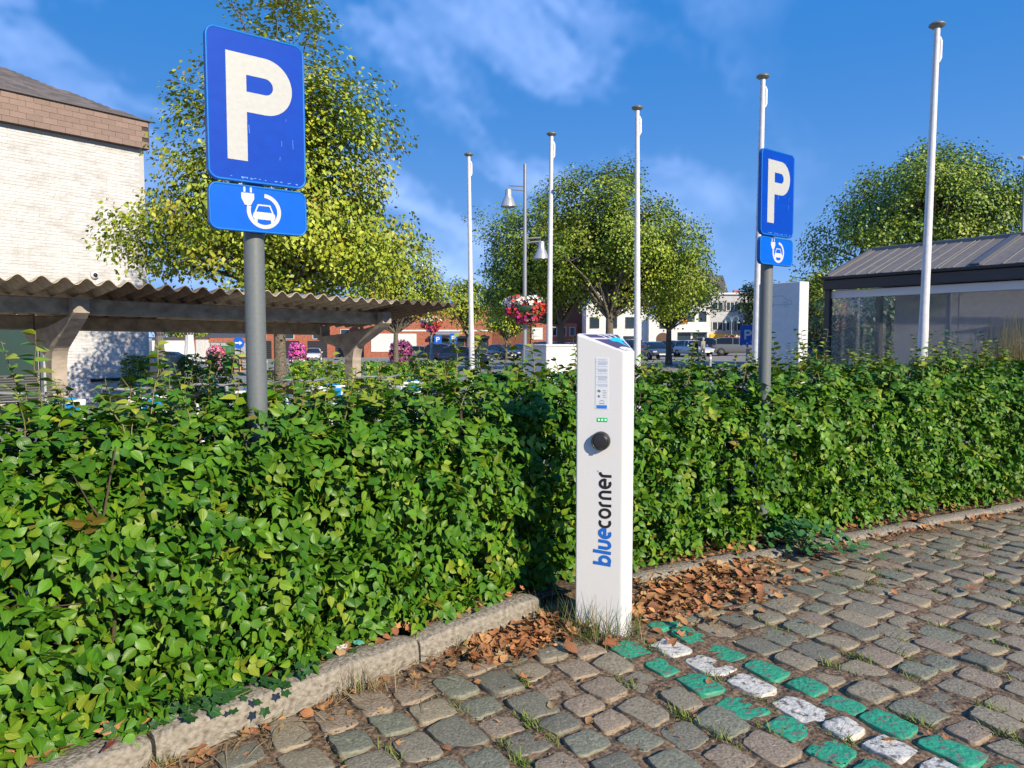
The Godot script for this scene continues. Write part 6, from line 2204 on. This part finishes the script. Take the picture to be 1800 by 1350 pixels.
func lobed_leaf(cup: float, kind := "ivy") -> ArrayMesh:     # ivy, mallow or maple-like blade
	var m := MB.new()
	var half := [[0, 0.62], [14, 0.40], [30, 0.33], [46, 0.43], [62, 0.50], [78, 0.35], [95, 0.31], [118, 0.38], [138, 0.35], [158, 0.22]]
	if kind == "mallow": half = [[0, 0.46], [16, 0.44], [26, 0.38], [38, 0.45], [58, 0.45], [72, 0.38], [86, 0.44], [106, 0.44], [130, 0.42], [158, 0.30]]
	if kind == "maple": half = [[0, 0.66], [9, 0.46], [16, 0.48], [26, 0.27], [38, 0.48], [50, 0.60], [60, 0.42], [74, 0.26], [90, 0.40], [108, 0.44], [130, 0.24], [160, 0.2]]
	var c := m.p(Vector3(0, 0, 0.18), Vector2(0.5, 0.2))
	var ring := []
	var all := []
	for k in range(half.size() - 1, 0, -1): all.append([-half[k][0], half[k][1]])
	all.append_array(half)
	for e in all:
		var a := deg_to_rad(e[0])
		var r: float = e[1]
		ring.append(m.p(Vector3(sin(a) * r, cup * r * r + 0.03 * sin(a * 5.0), 0.34 + cos(a) * r), Vector2(0.5 + sin(a) * r * 0.8, clampf(0.35 + cos(a) * r, 0, 1))))
	for k in ring.size() - 1: m.t3(c, ring[k], ring[k + 1])
	return m.mesh()

func dry_tone() -> Color:
	var r := rnd()
	var c: Color
	if r < 0.40: c = Color(0.48, 0.205, 0.08)
	elif r < 0.72: c = Color(0.60, 0.31, 0.125)
	elif r < 0.86: c = Color(0.34, 0.14, 0.06)
	else: c = Color(0.60, 0.40, 0.20)
	var f := rnd(0.7, 1.2)
	return Color(c.r * f, c.g * f, c.b * f)

func lay(q: Vector2, h: float, size: float, tilt := 0.35) -> Transform3D:
	var n := (Vector3.UP + Vector3(rnd(-1, 1), 0, rnd(-1, 1)) * tilt).normalized()
	return leaf_xf(W2(q, h), n, Vector3(rnd(-1, 1), rnd(-0.1, 0.1), rnd(-1, 1)), size)

func make_litter() -> void:
	rng.seed = 808
	var shapes := [curled_leaf(0.15), leaf_mesh(0.5, -0.3, 0.34), lobed_leaf(0.5, "ivy")]
	var xs := [[], [], []]
	var cs := [[], [], []]
	var put := func(q: Vector2, h: float, s: float, tilt: float) -> void:
		var w := rng.randi() % 3
		xs[w].append(lay(q, h, s, tilt))
		cs[w].append(dry_tone())
	# heaped in the corner by the post, over the end of the raised kerb
	for k in 520:
		var u := pow(rnd(), 0.8)
		var q := Vector2(0.27, 3.62).lerp(Vector2(-0.18, 3.28), u) + Vector2(rng.randfn() * 0.085, rng.randfn() * 0.085)
		if beside(KERB_A, q) < 0.01 and q.x < 0.16: continue
		put.call(q, 0.03 + rnd(0, 0.055) * (1.0 - u * 0.8), rnd(0.022, 0.075), 0.7)
	# drift on the open side of the post towards the farther kerb
	for k in 1250:
		var u := rnd()
		var q := Vector2(0.62, 3.72).lerp(Vector2(1.45, 4.52), u) + Vector2(rng.randfn() * 0.17, rng.randfn() * 0.14)
		if Geometry2D.is_point_in_polygon(q, PackedVector2Array([Vector2(0.29, 3.54), Vector2(0.53, 3.47), Vector2(0.60, 3.53), Vector2(0.56, 3.80)])): continue
		put.call(q, 0.03 + rnd(0, 0.035), rnd(0.018, 0.07), 0.5)
	for run in [[KERB_A, 0.13], [KERB_B, 0.065]]:
		var total := length_of(run[0])
		for k in int(total * 190):
			var e := along(run[0], rnd(0, total))
			var side := rnd()
			if side > 0.82:      # lying on the back of the stones
				put.call(e[0] - e[2] * rnd(0.09, 0.15), run[1] + 0.012, rnd(0.022, 0.06), 0.6)
			elif side < 0.30:      # gutter
				put.call(e[0] + e[2] * absf(rng.randfn()) * 0.06, 0.028 + rnd(0, 0.012), rnd(0.025, 0.06), 0.5)
			else:                # on the bed behind the kerb
				put.call(e[0] - e[2] * rnd(0.13, 0.42), 0.085 + rnd(0, 0.04) + (0.03 if run[1] > 0.1 else 0.0), rnd(0.02, 0.07), 0.7)
	var strewn := 0
	while strewn < 420:
		var q := Vector2(rnd(-1.2, 4.5), rnd(2.2, 6.2))
		var d := beside(ROAD_EDGE, q)
		if d < 0.05: continue
		strewn += 1
		if rnd() > exp(-d * 1.4): continue
		put.call(q, 0.036, rnd(0.02, 0.05), 0.3)
	for w in 3:
		var o := scatter("fallen_leaves", shapes[w], mats["dry leaf"], xs[w], cs[w], self)
		tag(o, ["flat brown leaves drifted along the kerbs and the charging post", "curled brown leaves drifted along the kerbs and the charging post", "arched brown leaves drifted along the kerbs and the charging post"][w], "leaf litter")
	# fine crumbs of leaf and straw in the joints
	var crumb := MB.new()
	crumb.quad(Vector3(-0.5, 0, -0.25), Vector3(0.5, 0.1, -0.2), Vector3(0.4, 0, 0.25), Vector3(-0.45, 0.12, 0.2), Vector3.UP)
	var cx := []
	var cc := []
	for k in 24000:
		var q := Vector2(rnd(-1.6, 4.6), rnd(2.1, 6.3))
		var d := beside(ROAD_EDGE, q)
		if d < 0.0 or rnd() > 0.25 + 0.75 * exp(-d * 1.8): continue
		cx.append(lay(q, rnd(0.026, 0.038), rnd(0.004, 0.016), 0.5))
		cc.append(dry_tone().lerp(Color(0.22, 0.16, 0.10), rnd(0.2, 1.0)))
	tag(scatter("leaf_crumbs", crumb.mesh(), mats["dry leaf"], cx, cc, self), "fine brown leaf crumbs in the joints between the setts", "leaf litter")
	# dry straws lying among the leaves
	var straw := MB.new()
	straw.grid([[Vector3(-0.012, 0, -0.5), Vector3(0.012, 0, -0.5)], [Vector3(-0.014, 0.05, -0.1), Vector3(0.014, 0.05, -0.1)], [Vector3(0.05, 0.02, 0.5), Vector3(0.06, 0.02, 0.5)]], false, true)
	var sx := []
	var sc := []
	for k in 520:
		var e := along(ROAD_EDGE, rnd(0.8, 6.0))
		sx.append(lay(e[0] + e[2] * absf(rng.randfn()) * 0.13 - e[2] * 0.02, rnd(0.036, 0.05), rnd(0.05, 0.16), 0.15))
		sc.append(Color(0.50, 0.38, 0.20) * rnd(0.6, 1.15))
	tag(scatter("dry_straws", straw.mesh(), mats["dry leaf"], sx, sc, self), "thin dry straws strewn in the gutter along the kerbs", "straw")
	# green weeds in the joints
	var blade := MB.new()
	blade.grid([[Vector3(-0.08, 0, 0), Vector3(0.08, 0, 0)], [Vector3(-0.07, 0.5, 0.08), Vector3(0.07, 0.5, 0.08)], [Vector3(-0.01, 1.0, 0.3), Vector3(0.01, 1.0, 0.3)]])
	var bm := blade.mesh()
	var gx := []
	var gc := []
	var made := 0
	while made < 130:
		var q := Vector2(rnd(-0.9, 4.6), rnd(2.3, 6.6))
		if beside(ROAD_EDGE, q) < 0.06: continue
		# nearest course joint
		var rel := q - Vector2(0.655, 3.49)
		var i := roundf(rel.dot(ACROSS) / 0.172 - 0.5) + 0.5
		q += ACROSS * (i * 0.172 - rel.dot(ACROSS))
		made += 1
		var near_paint := absf(i) < 2.0 and q.y < 3.6
		if rnd() < 0.25 and not near_paint: continue
		var n := rng.randi_range(15, 55)
		var long := rnd(0.02, 0.07)
		for k in n:
			var p := q + COURSE * rng.randfn() * long + ACROSS * rng.randfn() * 0.012
			gx.append(Transform3D(Basis(Vector3.UP, rnd(0, TAU)) * Basis.from_euler(Vector3(rnd(0.2, 1.2), 0, 0)) * Basis.from_scale(Vector3(0.028, rnd(0.016, 0.05), 0.032)), W2(p, 0.026)))
			var f := rnd(0.7, 1.25)
			gc.append(Color(0.16, 0.28, 0.03).lerp(Color(0.28, 0.25, 0.07), rnd(0, 0.6)) * f)
	tag(scatter("joint_weeds", bm, mats["dry leaf"], gx, gc, self), "small green weeds growing in the joints of the setts", "weeds")
	# grass tufts
	for t in [[Vector2(0.40, 3.455), 0.16, 230, 0.19, "green and straw grass tuft at the foot of the charging post's lettered side"], [Vector2(0.18, 3.72), 0.09, 60, 0.15, "thin grass tuft between the raised kerb's end and the charging post"], [Vector2(-0.62, 2.93), 0.10, 110, 0.12, "dry straw tuft in the gap between two kerbstones"], [Vector2(-0.22, 3.31), 0.03, 20, 0.10, "single thin grass tuft growing on the kerbstone's front"], [Vector2(-0.92, 2.72), 0.05, 70, 0.05, "tiny bright green weed at the foot of the kerb"], [Vector2(-1.18, 2.42), 0.04, 60, 0.05, "tiny green weed at the kerb's lower end"], [Vector2(0.60, 3.50), 0.04, 30, 0.12, "thin grass tuft at the narrow edge of the charging post"]]:
		var o := thing("grass_tuft", t[4], "grass", W2(t[0], 0.02), 0.0, "grass tufts along the kerb")
		var ax := []
		var ac := []
		for k in t[2]:
			var a := rnd(0, TAU)
			var p: Vector2 = Vector2(rng.randfn(), rng.randfn() * 0.5).rotated(-0.27) * float(t[1]) * 0.6
			var h: float = t[3] * rnd(0.4, 1.25)
			ax.append(Transform3D(Basis(Vector3.UP, a) * Basis.from_euler(Vector3(rnd(-0.1, 0.75), 0, 0)) * Basis.from_scale(Vector3(0.020, h, h * rnd(0.5, 1.6))), Vector3(p.x, 0, -p.y)))
			var dry := rnd() < (0.9 if "straw tuft" in t[4] else 0.3)
			ac.append((Color(0.42, 0.33, 0.16) if dry else Color(0.16, 0.25, 0.04)) * rnd(0.7, 1.2))
		scatter("blades", bm, mats["dry leaf"], ax, ac, o)
	# mallow spilling over the kerb, and ivy at the hedge foot
	var lm: Material = mats["hedge leaf"]
	for pl in [["mallow_plant", "spreading mallow plant spilling over the low kerb onto the setts", "plant", Vector2(1.95, 4.86), 150, 0.30, 0.055, 0.22, 5], ["ivy_patch", "dark ivy creeping over the back of the raised kerb", "ivy", Vector2(-1.12, 2.60), 90, 0.22, 0.05, 0.10, 5], ["ivy_patch", "small ivy sprig beside leaf litter at the middle of the raised kerb", "ivy", Vector2(-0.86, 2.90), 40, 0.13, 0.05, 0.08, 5]]:
		var o := thing(pl[0], pl[1], pl[2], W2(pl[3], 0.05))
		var ax := []
		var ac := []
		for k in pl[4]:
			var along_k := Vector2(0.70, 0.70) if pl[0] == "ivy_patch" else Vector2(0.62, -0.45)
			var p: Vector2 = along_k * rng.randfn() * pl[5] * 0.75 + Vector2(-along_k.y, along_k.x) * rng.randfn() * pl[5] * 0.35
			var h: float = rnd(0.03, pl[7]) * exp(-p.length() * 1.2)
			if pl[0] == "ivy_patch": h = 0.085 + rnd(0, 0.05)
			ax.append(leaf_xf(Vector3(p.x, h, -p.y), Vector3(0.3, 1.0, 0.45) + rv() * 0.45, Vector3(rnd(-1, 1), -0.2, rnd(-0.6, 1)), pl[6] * rnd(0.7, 1.3)))
			var f := rnd(0.75, 1.2)
			ac.append((Color(0.05, 0.17, 0.05) if pl[0] == "mallow_plant" else Color(0.035, 0.11, 0.03)) * f)
		scatter("foliage", lobed_leaf(0.3, "mallow" if pl[0] == "mallow_plant" else "ivy"), lm, ax, ac, o)
		var st := MB.new()
		for k in 14:
			var e := Vector3(rng.randfn() * pl[5] * 0.5, rnd(0.04, 0.12), rng.randfn() * pl[5] * 0.4)
			st.tube([Vector3(0, 0.0, 0), e * 0.5 + Vector3(0, 0.03, 0), e], [0.003, 0.0025, 0.0015], 5, false)
		part("stems", st, mk("young stem", lin(0.20, 0.17, 0.06), 0.6), o)
	# single big leaves one can point to
	var big := lobed_leaf(0.4, "maple")
	for s in [[Vector2(-1.30, 2.38), 0.10, Color(0.50, 0.24, 0.11), "large pale orange maple-like leaf lying on the kerb under the hedge's low end"], [Vector2(-1.30, 2.28), 0.06, Color(0.30, 0.06, 0.04), "dark red fallen leaf at the kerb's low end"], [Vector2(0.05, 3.52), 0.10, Color(0.38, 0.13, 0.06), "large brown leaf on top of the drift by the kerb's end"], [Vector2(-0.72, 2.50), 0.06, Color(0.50, 0.26, 0.10), "orange leaf lying alone on the setts before the straw tuft"], [Vector2(0.07, 2.98), 0.05, Color(0.45, 0.16, 0.05), "small orange leaf on a grey-green sett"], [Vector2(0.42, 3.40), 0.10, Color(0.30, 0.11, 0.05), "big brown leaf propped against the charging post's foot"], [Vector2(2.55, 4.1), 0.09, Color(0.42, 0.18, 0.08), "brown leaf caught between setts beyond the painted line"]]:
		var m := part(numbered("fallen_leaf"), big, null, self, lay(s[0], 0.055 if s[0].x > -1.0 else 0.16, s[1], 0.5))
		var lf := mk("leaf tone %s" % s[3], s[2].linear_to_srgb(), 0.7)
		m.material_override = lf
		tag(m, s[3], "leaf", "single fallen leaves")
	# scraps of paper
	for s in [[Vector2(-0.72, 3.06), lin(0.72, 0.72, 0.70), "crumpled white paper scrap on the kerb by the hedge foot"], [Vector2(-0.66, 3.10), lin(0.10, 0.42, 0.36), "crumpled turquoise paper scrap beside the white one on the kerb"]]:
		var m := MB.new()
		var rows := []
		for r in 5:
			var row := []
			for k in 5: row.append(Vector3((k - 2) * 0.011, rnd(0.0, 0.014), (r - 2) * 0.009))
			rows.append(row)
		m.grid(rows, false, true)
		solo("paper_scrap", m, mk("scrap %s" % s[2], s[1], 0.8), s[2], "litter", Transform3D(Basis(Vector3.UP, rnd(0, 3)), W2(s[0], 0.15)), "paper scraps")
